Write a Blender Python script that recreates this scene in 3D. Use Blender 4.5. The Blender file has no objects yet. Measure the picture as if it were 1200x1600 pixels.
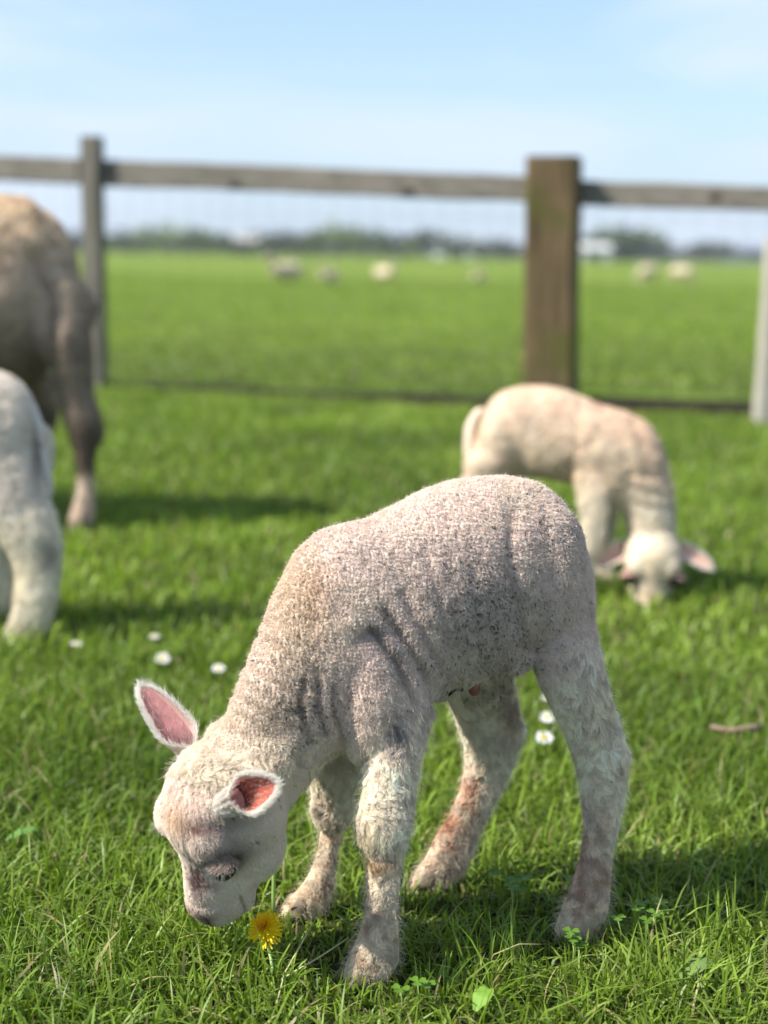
import bpy, math, random
import numpy as np
from mathutils import Vector, Matrix

rng = np.random.default_rng(11)
random.seed(11)
SC = bpy.context.scene
COL = SC.collection

# ------------------------------------------------------------------ camera, light, exposure
CAM_H = 0.67
FPX = 2222.0                       # focal length in pixels of the 1200 x 1600 frame
PITCH = math.radians(10.4)
ROLL = math.radians(1.1)
SUN_DIR = np.array([-0.66, -0.20, 0.72]); SUN_DIR /= np.linalg.norm(SUN_DIR)
C0 = np.array([0.0, 0.0, CAM_H])
_F = np.array([0, math.cos(PITCH), -math.sin(PITCH)])
_U = np.array([0, math.sin(PITCH), math.cos(PITCH)])
_X = np.array([1.0, 0, 0])
AR = math.cos(ROLL) * _X + math.sin(ROLL) * _U
AD = math.sin(ROLL) * _X - math.cos(ROLL) * _U
AF = _F
cam = bpy.data.objects.new('camera', bpy.data.cameras.new('camera'))
COL.objects.link(cam)
M = Matrix(((AR[0], -AD[0], -AF[0], 0), (AR[1], -AD[1], -AF[1], 0), (AR[2], -AD[2], -AF[2], CAM_H), (0, 0, 0, 1)))
cam.matrix_world = M
cam.data.sensor_fit = 'VERTICAL'; cam.data.sensor_height = 36.0; cam.data.lens = 36.0 * FPX / 1600
cam.data.clip_start = 0.05; cam.data.clip_end = 6000
cam.data.dof.use_dof = True
cam.data.dof.focus_distance = 1.33
cam.data.dof.aperture_fstop = 2.9
SC.camera = cam

world = bpy.data.worlds.new("World"); SC.world = world; world.use_nodes = True
wn = world.node_tree; wn.nodes.clear()
def wnode(t, **k):
    n = wn.nodes.new(t)
    for a, b in k.items(): setattr(n, a, b)
    return n
sky = wnode('ShaderNodeTexSky', sky_type='NISHITA', sun_disc=False)
sky.sun_elevation = math.asin(SUN_DIR[2]); sky.sun_rotation = math.atan2(SUN_DIR[0], SUN_DIR[1])
sky.air_density = 1.0; sky.dust_density = 0.0; sky.ozone_density = 2.0; sky.altitude = 0
# thin high cloud: soft level bands in direction space
tc = wnode('ShaderNodeTexCoord')
mp = wnode('ShaderNodeMapping'); mp.inputs['Scale'].default_value = (1.6, 1.6, 11.0); mp.inputs['Rotation'].default_value = (0, math.radians(4), 0)
nz = wnode('ShaderNodeTexNoise'); nz.inputs['Scale'].default_value = 1.7; nz.inputs['Detail'].default_value = 5; nz.inputs['Roughness'].default_value = .5
nz.inputs['Distortion'].default_value = .4
rp = wnode('ShaderNodeValToRGB'); rp.color_ramp.elements[0].position = .40; rp.color_ramp.elements[1].position = .62
rp.color_ramp.elements[0].color = (.0, .0, .0, 1); rp.color_ramp.elements[1].color = (.75, .75, .75, 1)
mx = wnode('ShaderNodeMix', data_type='RGBA'); mx.inputs['B'].default_value = (4.3, 4.95, 5.9, 1)
bg = wnode('ShaderNodeBackground'); bg.inputs['Strength'].default_value = 0.10
wo = wnode('ShaderNodeOutputWorld')
wn.links.new(tc.outputs['Generated'], mp.inputs['Vector']); wn.links.new(mp.outputs[0], nz.inputs['Vector'])
wn.links.new(nz.outputs['Fac'], rp.inputs['Fac'])
# the veil thickens towards the horizon
sx = wnode('ShaderNodeSeparateXYZ'); hz = wnode('ShaderNodeMapRange'); hz.inputs['From Min'].default_value = 0.0; hz.inputs['From Max'].default_value = .20
hz.inputs['To Min'].default_value = .88; hz.inputs['To Max'].default_value = 0.10
mxm = wnode('ShaderNodeMix', data_type='RGBA'); mxm.inputs['B'].default_value = (2.45, 3.35, 4.7, 1)
wn.links.new(tc.outputs['Generated'], sx.inputs[0]); wn.links.new(sx.outputs['Z'], hz.inputs['Value'])
wn.links.new(hz.outputs[0], mxm.inputs['Factor']); wn.links.new(sky.outputs[0], mxm.inputs['A']); wn.links.new(rp.outputs[0], mx.inputs['Factor'])
wn.links.new(mxm.outputs['Result'], mx.inputs['A']); wn.links.new(mx.outputs['Result'], bg.inputs['Color'])
wn.links.new(bg.outputs[0], wo.inputs['Surface'])

sun = bpy.data.objects.new('sun', bpy.data.lights.new('sun', 'SUN')); COL.objects.link(sun)
sun.data.energy = 4.7; sun.data.angle = math.radians(.55); sun.data.color = (1.0, .95, .86)
sun.rotation_euler = Vector(SUN_DIR).to_track_quat('Z', 'Y').to_euler()
sun.location = (-20, 5, 20)
SC.view_settings.view_transform = 'Standard'; SC.view_settings.look = 'None'
SC.view_settings.exposure = 0.93; SC.view_settings.gamma = 1.0; SC.view_settings.use_curve_mapping = False
SC.render.engine = 'CYCLES'
SC.cycles.use_denoising = True
SC.cycles.max_bounces = 8; SC.cycles.diffuse_bounces = 3; SC.cycles.transparent_max_bounces = 8
SC.cycles.caustics_reflective = False; SC.cycles.caustics_refractive = False
SC.render.hair_type = 'STRIP'

# ------------------------------------------------------------------ helpers
def ray(px, py):
    return AF + (px - 600) / FPX * AR + (py - 800) / FPX * AD
def gnd(px, py, z=0.0):
    d = ray(px, py); return C0 + d * ((z - CAM_H) / d[2])
def at_depth(px, py, D):
    return C0 + ray(px, py) * D
def project(P):
    q = np.asarray(P) - C0
    z = q @ AF
    return 600 + FPX * (q @ AR) / z, 800 + FPX * (q @ AD) / z
def height_over(g, py):
    """height of the point straight above ground point g that shows at image row py"""
    lo, hi = -1.0, 30.0
    for _ in range(50):
        m = (lo + hi) / 2
        if project(g + np.array([0, 0, m]))[1] > py: lo = m
        else: hi = m
    return lo
def unit(v):
    v = np.asarray(v, float); return v / np.linalg.norm(v)

def tag(o, label=None, cat=None, group=None, kind=None):
    if label: o['label'] = label
    if cat: o['category'] = cat
    if group: o['group'] = group
    if kind: o['kind'] = kind
    return o
def empty(name, loc, label=None, cat=None, group=None):
    o = bpy.data.objects.new(name, None); COL.objects.link(o); o.location = loc; o.empty_display_size = .05
    return tag(o, label, cat, group)
def mesh_obj(name, verts, faces, mat, parent=None, smooth=True, base=None):
    v = np.asarray(verts, float)
    if base is None and parent is not None: base = root_loc(parent)
    if base is not None: v = v - np.asarray(base)
    me = bpy.data.meshes.new(name); me.from_pydata(v.tolist(), [], [tuple(f) for f in faces]); me.update()
    if smooth: me.polygons.foreach_set('use_smooth', [True] * len(me.polygons))
    if mat: me.materials.append(mat)
    o = bpy.data.objects.new(name, me); COL.objects.link(o)
    if parent is not None: o.parent = parent
    return o
def root_loc(o):
    p = np.zeros(3)
    while o is not None:
        p = p + np.array(o.location); o = o.parent
    return p
def copy_tree(o, parent=None):
    c = o.copy(); COL.objects.link(c); c.parent = parent
    for ch in list(o.children): copy_tree(ch, c)
    return c

def _hash(ix, iy, iz, seed):
    h = (ix * 374761393 + iy * 668265263 + iz * 2147483647 + seed * 1274126177) & 0xffffffff
    h = ((h ^ (h >> 13)) * 1274126177) & 0xffffffff
    h = ((h ^ (h >> 16)) * 2246822519) & 0xffffffff
    return ((h ^ (h >> 15)) & 0xffffff) / float(0xffffff)
_ROT = np.array(Matrix.Rotation(.9, 3, Vector((.3, .8, .5)).normalized()) @ Matrix.Rotation(.7, 3, 'X'))
def vnoise(P, scale=1.0, seed=0):
    """value noise in -1..1 of points (n,3)"""
    Q = (np.asarray(P) @ _ROT) * scale + 1000.0
    I = np.floor(Q).astype(np.int64); Fq = Q - I; W = Fq * Fq * (3 - 2 * Fq)
    out = 0
    for dx in (0, 1):
        for dy in (0, 1):
            for dz in (0, 1):
                h = _hash(I[:, 0] + dx, I[:, 1] + dy, I[:, 2] + dz, seed)
                w = (W[:, 0] if dx else 1 - W[:, 0]) * (W[:, 1] if dy else 1 - W[:, 1]) * (W[:, 2] if dz else 1 - W[:, 2])
                out = out + h * w
    return out * 2 - 1
def fbm(P, scale, seed=0, oct=3):
    r = 0; a = 1; s = 0
    for k in range(oct):
        r = r + a * vnoise(P, scale * 2 ** k, seed + k * 7); s += a; a *= .5
    return r / s
def smoothstep(a, b, x):
    t = np.clip((x - a) / (b - a), 0, 1); return t * t * (3 - 2 * t)

# materials
def mat(name):
    m = bpy.data.materials.new(name); m.use_nodes = True; nt = m.node_tree
    return m, nt, nt.nodes['Principled BSDF']
def nd(nt, t, **k):
    n = nt.nodes.new(t)
    for a, b in k.items(): setattr(n, a, b)
    return n
def simple(name, col, rough=.8, noise=None, bump=0, bscale=60, spec=.3):
    m, nt, p = mat(name); p.inputs['Roughness'].default_value = rough; p.inputs['Specular IOR Level'].default_value = spec
    if noise:
        t = nd(nt, 'ShaderNodeTexCoord'); n = nd(nt, 'ShaderNodeTexNoise'); n.inputs['Scale'].default_value = noise[0]; n.inputs['Detail'].default_value = 6
        r = nd(nt, 'ShaderNodeValToRGB'); r.color_ramp.elements[0].color = (*col, 1); r.color_ramp.elements[1].color = (*noise[1], 1)
        r.color_ramp.elements[0].position = .35; r.color_ramp.elements[1].position = .65
        nt.links.new(t.outputs['Object'], n.inputs['Vector']); nt.links.new(n.outputs['Fac'], r.inputs['Fac']); nt.links.new(r.outputs[0], p.inputs['Base Color'])
    else: p.inputs['Base Color'].default_value = (*col, 1)
    if bump:
        t = nd(nt, 'ShaderNodeTexCoord'); n = nd(nt, 'ShaderNodeTexNoise'); n.inputs['Scale'].default_value = bscale; n.inputs['Detail'].default_value = 5
        b = nd(nt, 'ShaderNodeBump'); b.inputs['Strength'].default_value = .6; b.inputs['Distance'].default_value = bump
        nt.links.new(t.outputs['Object'], n.inputs['Vector']); nt.links.new(n.outputs['Fac'], b.inputs['Height']); nt.links.new(b.outputs[0], p.inputs['Normal'])
    return m
def attr_mat(name, rough=.8, transl=0.0, spec=.2, tint=(1, 1, 1), bump=0.0, bscale=700, back=None):
    """colour from the 'col' attribute; transl mixes in light passing through"""
    m, nt, p = mat(name); a = nd(nt, 'ShaderNodeAttribute', attribute_name='col')
    p.inputs['Roughness'].default_value = rough; p.inputs['Specular IOR Level'].default_value = spec
    nt.links.new(a.outputs['Color'], p.inputs['Base Color'])
    if transl:
        out = nt.nodes['Material Output']; tr = nd(nt, 'ShaderNodeBsdfTranslucent'); ms = nd(nt, 'ShaderNodeMixShader'); ms.inputs[0].default_value = transl
        mu = nd(nt, 'ShaderNodeMix', data_type='RGBA', blend_type='MULTIPLY'); mu.inputs['Factor'].default_value = 1; mu.inputs['B'].default_value = (*tint, 1)
        nt.links.new(a.outputs['Color'], mu.inputs['A']); nt.links.new(mu.outputs['Result'], tr.inputs['Color'])
        nt.links.new(p.outputs[0], ms.inputs[1]); nt.links.new(tr.outputs[0], ms.inputs[2]); nt.links.new(ms.outputs[0], out.inputs['Surface'])
    if bump:
        t = nd(nt, 'ShaderNodeTexCoord'); n = nd(nt, 'ShaderNodeTexVoronoi'); n.inputs['Scale'].default_value = bscale
        b = nd(nt, 'ShaderNodeBump'); b.inputs['Strength'].default_value = .8; b.inputs['Distance'].default_value = bump; b.invert = True
        nt.links.new(t.outputs['Object'], n.inputs['Vector']); nt.links.new(n.outputs['Distance'], b.inputs['Height']); nt.links.new(b.outputs[0], p.inputs['Normal'])
    return m

def wood(name, c1, c2, scale=(3, 30, 30), green=None, gpos=.55):
    m, nt, p = mat(name); p.inputs['Roughness'].default_value = .85; p.inputs['Specular IOR Level'].default_value = .2
    t = nd(nt, 'ShaderNodeTexCoord'); mp_ = nd(nt, 'ShaderNodeMapping'); mp_.inputs['Scale'].default_value = scale
    n = nd(nt, 'ShaderNodeTexNoise'); n.inputs['Scale'].default_value = 2; n.inputs['Detail'].default_value = 8; n.inputs['Distortion'].default_value = .6
    r = nd(nt, 'ShaderNodeValToRGB'); r.color_ramp.elements[0].color = (*c1, 1); r.color_ramp.elements[1].color = (*c2, 1)
    r.color_ramp.elements[0].position = .3; r.color_ramp.elements[1].position = .7
    nt.links.new(t.outputs['Object'], mp_.inputs[0]); nt.links.new(mp_.outputs[0], n.inputs['Vector']); nt.links.new(n.outputs['Fac'], r.inputs['Fac'])
    last = r.outputs[0]
    if green:
        n2 = nd(nt, 'ShaderNodeTexNoise'); n2.inputs['Scale'].default_value = 5; n2.inputs['Detail'].default_value = 4
        r2 = nd(nt, 'ShaderNodeValToRGB'); r2.color_ramp.elements[0].position = gpos - .08; r2.color_ramp.elements[1].position = gpos + .12
        mxx = nd(nt, 'ShaderNodeMix', data_type='RGBA'); mxx.inputs['B'].default_value = (*green, 1)
        nt.links.new(t.outputs['Object'], n2.inputs['Vector']); nt.links.new(n2.outputs['Fac'], r2.inputs['Fac']); nt.links.new(r2.outputs[0], mxx.inputs['Factor'])
        nt.links.new(last, mxx.inputs['A']); last = mxx.outputs['Result']
    nt.links.new(last, p.inputs['Base Color'])
    b = nd(nt, 'ShaderNodeBump'); b.inputs['Distance'].default_value = .004; b.inputs['Strength'].default_value = .7
    nt.links.new(n.outputs['Fac'], b.inputs['Height']); nt.links.new(b.outputs[0], p.inputs['Normal'])
    return m

# ------------------------------------------------------------------ ground
def terrain(P):
    """height of the turf surface"""
    P = np.atleast_2d(P); Q = np.c_[P[:, 0], P[:, 1], np.zeros(len(P))]
    r = np.hypot(P[:, 0], P[:, 1])
    return (fbm(Q, 2.2, 3, 3) * .012 - .006) * smoothstep(60, 8, r)
def build_ground():
    rr = np.concatenate([[0], np.geomspace(.4, 12, 110), np.geomspace(12.6, 3500, 70)])
    th = np.linspace(0, 2 * math.pi, 241)[:-1]
    V = [(0, 0, -.006)]
    R, T = np.meshgrid(rr[1:], th, indexing='ij')
    X = (R * np.cos(T)).ravel(); Y = (R * np.sin(T)).ravel()
    Z = terrain(np.c_[X, Y])
    V = np.vstack([[0, 0, -.006], np.c_[X, Y, Z]])
    n = len(th); Fc = [(0, 1 + k, 1 + (k + 1) % n) for k in range(n)]
    for i in range(len(rr) - 2):
        a = 1 + i * n; b = a + n
        Fc += [(a + k, b + k, b + (k + 1) % n, a + (k + 1) % n) for k in range(n)]
    m, nt, p = mat('turf'); p.inputs['Roughness'].default_value = .9; p.inputs['Specular IOR Level'].default_value = .1
    t = nd(nt, 'ShaderNodeTexCoord')
    def noise(s, d=6):
        q = nd(nt, 'ShaderNodeTexNoise'); q.inputs['Scale'].default_value = s; q.inputs['Detail'].default_value = d
        nt.links.new(t.outputs['Object'], q.inputs['Vector']); return q
    def ramp(src, c1, c2, p1=.35, p2=.65):
        r = nd(nt, 'ShaderNodeValToRGB'); r.color_ramp.elements[0].color = (*c1, 1); r.color_ramp.elements[1].color = (*c2, 1)
        r.color_ramp.elements[0].position = p1; r.color_ramp.elements[1].position = p2
        nt.links.new(src.outputs['Fac'], r.inputs['Fac']); return r
    soil = ramp(noise(35), (.022, .026, .010), (.05, .058, .018))
    field = ramp(noise(.35), (.112, .168, .014), (.155, .215, .023))
    fine = ramp(noise(9), (.75, .78, .7), (1.12, 1.1, 1.15))
    mu = nd(nt, 'ShaderNodeMix', data_type='RGBA', blend_type='MULTIPLY'); mu.inputs['Factor'].default_value = 1
    nt.links.new(field.outputs[0], mu.inputs['A']); nt.links.new(fine.outputs[0], mu.inputs['B'])
    ln = nd(nt, 'ShaderNodeVectorMath', operation='LENGTH'); nt.links.new(t.outputs['Object'], ln.inputs[0])
    mr = nd(nt, 'ShaderNodeMapRange'); mr.inputs['From Min'].default_value = 5; mr.inputs['From Max'].default_value = 14
    nt.links.new(ln.outputs['Value'], mr.inputs['Value'])
    mx2 = nd(nt, 'ShaderNodeMix', data_type='RGBA'); nt.links.new(mr.outputs[0], mx2.inputs['Factor'])
    nt.links.new(soil.outputs[0], mx2.inputs['A']); nt.links.new(mu.outputs['Result'], mx2.inputs['B']); nt.links.new(mx2.outputs['Result'], p.inputs['Base Color'])
    o = mesh_obj('ground', V, Fc, m); o['kind'] = 'structure'
build_ground()

# ------------------------------------------------------------------ grass
GRASS = attr_mat('grass_blade', rough=.45, transl=.36, spec=.34, tint=(1.2, 1.25, .5))
def blades(name, P, h, w, lean, az, tw, col, seg=3):
    """P (n,3) roots; h,w,lean,az (n,); col (n,3)"""
    n = len(P)
    ts = {3: [0, .38, .74, 1.0], 2: [0, .55, 1.0]}[seg]
    wf = {3: [.75, 1.0, .68, 0], 2: [.9, .8, 0]}[seg]
    L = np.c_[np.cos(az), np.sin(az), np.zeros(n)]
    W = np.c_[np.cos(tw), np.sin(tw), np.zeros(n)]
    rows = []
    for t, f in zip(ts, wf):
        c = P + L * (lean * h * t ** 1.8)[:, None] + np.c_[np.zeros((n, 2)), h * (t - .42 * np.minimum(lean, 1.4) * t ** 2.4)]
        if f > 0:
            rows += [c - W * (w * f / 2)[:, None], c + W * (w * f / 2)[:, None]]
        else: rows += [c]
    k = len(rows)
    V = np.stack(rows, 1).reshape(-1, 3)
    b = (np.arange(n) * k)[:, None]
    quads = np.vstack([b + np.array([0, 1, 3, 2]) + 2 * j for j in range(seg - 1)])
    tri = b + np.array([k - 3, k - 2, k - 1])
    me = bpy.data.meshes.new(name)
    me.vertices.add(len(V)); me.vertices.foreach_set('co', V.ravel())
    loops = np.concatenate([quads.ravel(), tri.ravel()])
    me.loops.add(len(loops)); me.loops.foreach_set('vertex_index', loops.astype(np.int32))
    nq, ntr = len(quads), len(tri)
    st = np.concatenate([np.arange(nq) * 4, nq * 4 + np.arange(ntr) * 3])
    me.polygons.add(nq + ntr); me.polygons.foreach_set('loop_start', st.astype(np.int32))
    me.update(calc_edges=True)
    me.polygons.foreach_set('use_smooth', np.ones(nq + ntr, bool))
    at = me.attributes.new('col', 'FLOAT_COLOR', 'POINT')
    tt = []
    for t, f in zip(ts, wf): tt += [t] * (2 if f > 0 else 1)
    tt = np.array(tt)
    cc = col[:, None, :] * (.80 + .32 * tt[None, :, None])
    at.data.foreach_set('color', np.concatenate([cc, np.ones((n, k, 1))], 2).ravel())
    me.materials.append(GRASS)
    o = bpy.data.objects.new(name, me); COL.objects.link(o)
    return o
G1 = np.array([.172, .275, .027]); G2 = np.array([.310, .420, .067]); G3 = np.array([.055, .115, .014]); STRAW = np.array([.36, .31, .15])
def gcol(P, n, r, yel=.5):
    u = r.random(n)[:, None]; q = vnoise(P, 3.0, 21)[:, None] * .5 + .5; q2 = vnoise(P, .8, 22)[:, None] * .5 + .5
    c = G1 * (1 - u) + G2 * u
    c = c * (1 - .85 * q ** 1.3) + G3 * .85 * q ** 1.3
    c = c * (1 - .35 * q2 * yel) + np.array([.20, .31, .03]) * .35 * q2 * yel
    c = c * (.62 + .65 * r.random(n))[:, None]
    s = r.random(n) < .055
    c[s] = STRAW * (.6 + .6 * r.random(s.sum()))[:, None]
    return c
def scatter(n, y0, y1, margin, r, power=1.0):
    """points over the trapezoid the camera sees from y0 to y1, margin metres wider each side"""
    y = (y0 ** power + (y1 ** power - y0 ** power) * r.random(n)) ** (1 / power)
    hw = y * .285 + margin
    x = (r.random(n) * 2 - 1) * hw
    return np.c_[x, y, np.zeros(n)]
def build_grass():
    r = np.random.default_rng(5)
    def layer(n, y0, y1, margin, h0, h1, w0, w1, lean, seg, seed, power=1.0, yel=.5):
        P = scatter(n, y0, y1, margin, r, power); P[:, 2] = terrain(P) - .002
        tuft = vnoise(P, 9, seed) * .5 + .5; big = vnoise(P, 2.2, seed + 1) * .5 + .5
        h = (h0 + (h1 - h0) * r.random(n) ** 1.6) * (.65 + .45 * tuft + .3 * big)
        az = r.random(n) * 6.283; ln = lean * np.abs(r.normal(.5, .45, n)) + .08
        w = w0 + (w1 - w0) * r.random(n)
        c = gcol(P, n, r, yel)
        return P, h, w, ln, az, az + 1.57 + r.normal(0, .9, n), c
    def add(name, *a, seg=3):
        return tag(blades(name, *a, seg=seg), kind='stuff')
    a = layer(80000, .88, 2.3, .80, .018, .058, .0014, .0038, 1.15, 3, 31)
    b = layer(46000, .88, 2.3, .80, .008, .024, .0020, .0042, 1.5, 3, 33)
    c = layer(7000, .88, 2.6, .75, .050, .095, .0013, .0028, .9, 3, 35)
    # taller ungrazed tufts
    tufts = [(330, 1500, 60, .035), (290, 1478, 45, .030), (420, 1545, 30, .030), (575, 1560, 60, .035), (460, 1465, 40, .03), (890, 1490, 70, .035), (660, 1415, 40, .03), (930, 1470, 40, .03), (100, 1560, 60, .06), (760, 1540, 60, .06), (1090, 1480, 60, .05), (1000, 1580, 60, .05), (220, 1400, 50, .05), (1120, 1280, 50, .05), (60, 1380, 50, .05), (640, 1500, 50, .05)]
    PP = []
    for px, py, n_, sp in tufts:
        g_ = gnd(px, py); PP.append(np.c_[g_[0] + r.normal(0, sp, n_), g_[1] + r.normal(0, sp * .35, n_), np.zeros(n_)])
    PP = np.vstack(PP); PP[:, 2] = terrain(PP); n_ = len(PP); az_ = r.random(n_) * 6.283
    t_ = (PP, .04 + .045 * r.random(n_), .0016 + .0018 * r.random(n_), .15 + .8 * r.random(n_), az_, az_ + 1.57 + r.normal(0, .8, n_), gcol(PP, n_, r))
    g = [np.concatenate(z) for z in zip(a, b, c, t_)]
    for fx, fy in ((893, 1466), (663, 1396), (565, 1535), (470, 1438)):      # trodden short round the hooves
        f_ = gnd(fx, fy); dd = np.hypot(g[0][:, 0] - f_[0], (g[0][:, 1] - f_[1] + .02) * .8); g[1] = g[1] * (.42 + .58 * smoothstep(.035, .085, dd))
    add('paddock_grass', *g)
    d = layer(165000, 2.2, 7.0, 2.0, .022, .055, .004, .008, .9, 2, 37, power=1.2, yel=.9)
    d = d[:6] + (d[6] * 1.12,)
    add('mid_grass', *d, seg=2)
    e = layer(105000, 6.9, 34, 3.0, .02, .045, .010, .024, .9, 2, 39, power=.8, yel=1.2)
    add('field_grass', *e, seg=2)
build_grass()

# ------------------------------------------------------------------ sheep building tools
class Plane:
    """the animal's own upright planes: t metres to its far side, a runs head -> tail, n points away from the camera"""
    def __init__(s, O, a):
        s.O = np.array([O[0], O[1], 0.0]); s.a = unit([a[0], a[1], 0]); s.n = np.array([-s.a[1], s.a[0], 0.0])
        if s.n[1] < 0: s.n = -s.n
    def __call__(s, px, py, t=0.0):
        d = ray(px, py); k = ((s.O - C0) @ s.n + t) / (d @ s.n)
        return C0 + d * k

def section(pl, x1, y1, x2, y2, w, t=0.0, shrink=0.0):
    A, B = pl(x1, y1, t), pl(x2, y2, t)
    c = (A + B) / 2; u = (A - B) / 2; L = np.linalg.norm(u)
    u = u * max(.3, (L - shrink) / L)
    return (c, u, pl.n * max(.004, w - shrink * .7))

def loft(secs, sub=5, seg=22, cap=(True, True), capk=.9):
    """closed skin through elliptical sections (centre, axis u, axis v)"""
    C = np.array([s[0] for s in secs]); U = np.array([s[1] for s in secs]); Vv = np.array([s[2] for s in secs])
    def cr(A):
        P = np.vstack([2 * A[0] - A[1], A, 2 * A[-1] - A[-2]]); out = []
        for i in range(1, len(P) - 2):
            for k in range(sub):
                t = k / sub
                out.append(.5 * ((2 * P[i]) + (-P[i-1] + P[i+1]) * t + (2*P[i-1] - 5*P[i] + 4*P[i+1] - P[i+2]) * t*t + (-P[i-1] + 3*P[i] - 3*P[i+1] + P[i+2]) * t**3))
        out.append(P[-2]); return np.array(out)
    C, U, Vv = cr(C), cr(U), cr(Vv)
    th = np.linspace(0, 2 * math.pi, seg + 1)[:-1]
    ct, st = np.cos(th), np.sin(th)
    rings = []
    def ring(c, u, v): rings.append(c + ct[:, None] * u + st[:, None] * v)
    def caprings(c, u, v, d):
        r_ = []
        L = min(np.linalg.norm(u), np.linalg.norm(v)) * capk
        for q in (.35, .65, .86, .97):
            s = math.sqrt(1 - q * q); r_.append((c + d * L * q, u * s, v * s))
        return r_
    d0 = unit(C[0] - C[1]); d1 = unit(C[-1] - C[-2])
    if cap[0]:
        for a in reversed(caprings(C[0], U[0], Vv[0], d0)): ring(*a)
    for i in range(len(C)): ring(C[i], U[i], Vv[i])
    if cap[1]:
        for a in caprings(C[-1], U[-1], Vv[-1], d1): ring(*a)
    V = np.vstack(rings); n = len(rings); F = []
    for i in range(n - 1):
        for k in range(seg):
            a, b = i * seg + k, i * seg + (k + 1) % seg
            F.append((a, b, b + seg, a + seg))
    F.append(tuple(range(seg))[::-1]); F.append(tuple((n - 1) * seg + k for k in range(seg)))
    return V, F
def ellipsoid(c, ax, nu=16, nv=10):
    c = np.asarray(c, float); ax = [np.asarray(a, float) for a in ax]
    V = [c + ax[2]]
    for i in range(1, nv):
        f = math.pi * i / nv
        for k in range(nu):
            g = 2 * math.pi * k / nu
            V.append(c + ax[0] * math.sin(f) * math.cos(g) + ax[1] * math.sin(f) * math.sin(g) + ax[2] * math.cos(f))
    V.append(c - ax[2]); F = [(0, 1 + k, 1 + (k + 1) % nu) for k in range(nu)]
    for i in range(nv - 2):
        for k in range(nu):
            a, b = 1 + i * nu + k, 1 + i * nu + (k + 1) % nu
            F.append((a, a + nu, b + nu, b))
    e = len(V) - 1; a = 1 + (nv - 2) * nu
    F += [(e, a + (k + 1) % nu, a + k) for k in range(nu)]
    return np.array(V), F
def merge(parts):
    V, F, n = [], [], 0
    for v, f in parts:
        V.append(np.asarray(v)); F += [tuple(i + n for i in q) for q in f]; n += len(v)
    return np.vstack(V), F
def fuse(parts, voxel, smooth=8, factor=.5):
    """one continuous skin from overlapping closed shells"""
    V, F = merge(parts)
    me = bpy.data.meshes.new('tmp'); me.from_pydata(V.tolist(), [], F); me.update()
    o = bpy.data.objects.new('tmp', me); COL.objects.link(o)
    m = o.modifiers.new('r', 'REMESH'); m.mode = 'VOXEL'; m.voxel_size = voxel; m.adaptivity = 0
    s = o.modifiers.new('s', 'SMOOTH'); s.factor = factor; s.iterations = smooth
    dg = bpy.context.evaluated_depsgraph_get(); dg.update()
    ev = o.evaluated_get(dg); m2 = bpy.data.meshes.new_from_object(ev)
    bpy.data.objects.remove(o); bpy.data.meshes.remove(me)
    return m2
def arrays(me):
    V = np.empty(len(me.vertices) * 3); me.vertices.foreach_get('co', V); V = V.reshape(-1, 3)
    N = np.empty(len(me.vertices) * 3); me.vertex_normals.foreach_get('vector', N); N = N.reshape(-1, 3)
    return V, N
def set_co(me, V):
    me.vertices.foreach_set('co', np.ascontiguousarray(V).ravel()); me.update()
def set_col(me, colr):
    at = me.attributes.new('col', 'FLOAT_COLOR', 'POINT')
    at.data.foreach_set('color', np.c_[np.clip(colr, 0.01, .95), np.ones(len(colr))].astype(np.float32).ravel())
def sample(me, n, r, dens=None):
    """n random points of a mesh: points, smooth normals"""
    me.calc_loop_triangles(); V, N = arrays(me)
    T = np.empty(len(me.loop_triangles) * 3, np.int32); me.loop_triangles.foreach_get('vertices', T); T = T.reshape(-1, 3)
    A, B, C = V[T[:, 0]], V[T[:, 1]], V[T[:, 2]]
    ar = np.linalg.norm(np.cross(B - A, C - A), axis=1)
    if dens is not None: ar = ar * dens((A + B + C) / 3)
    cum = np.cumsum(ar); k = np.searchsorted(cum, r.random(n) * cum[-1]); k = np.minimum(k, len(T) - 1)
    u, v = r.random(n), r.random(n); s = u + v > 1; u[s] = 1 - u[s]; v[s] = 1 - v[s]; w = 1 - u - v
    P = A[k] * w[:, None] + B[k] * u[:, None] + C[k] * v[:, None]
    Q = N[T[k, 0]] * w[:, None] + N[T[k, 1]] * u[:, None] + N[T[k, 2]] * v[:, None]
    return P, Q / np.linalg.norm(Q, axis=1)[:, None]
def norm_rows(A): return A / np.maximum(np.linalg.norm(A, axis=1), 1e-9)[:, None]
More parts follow.
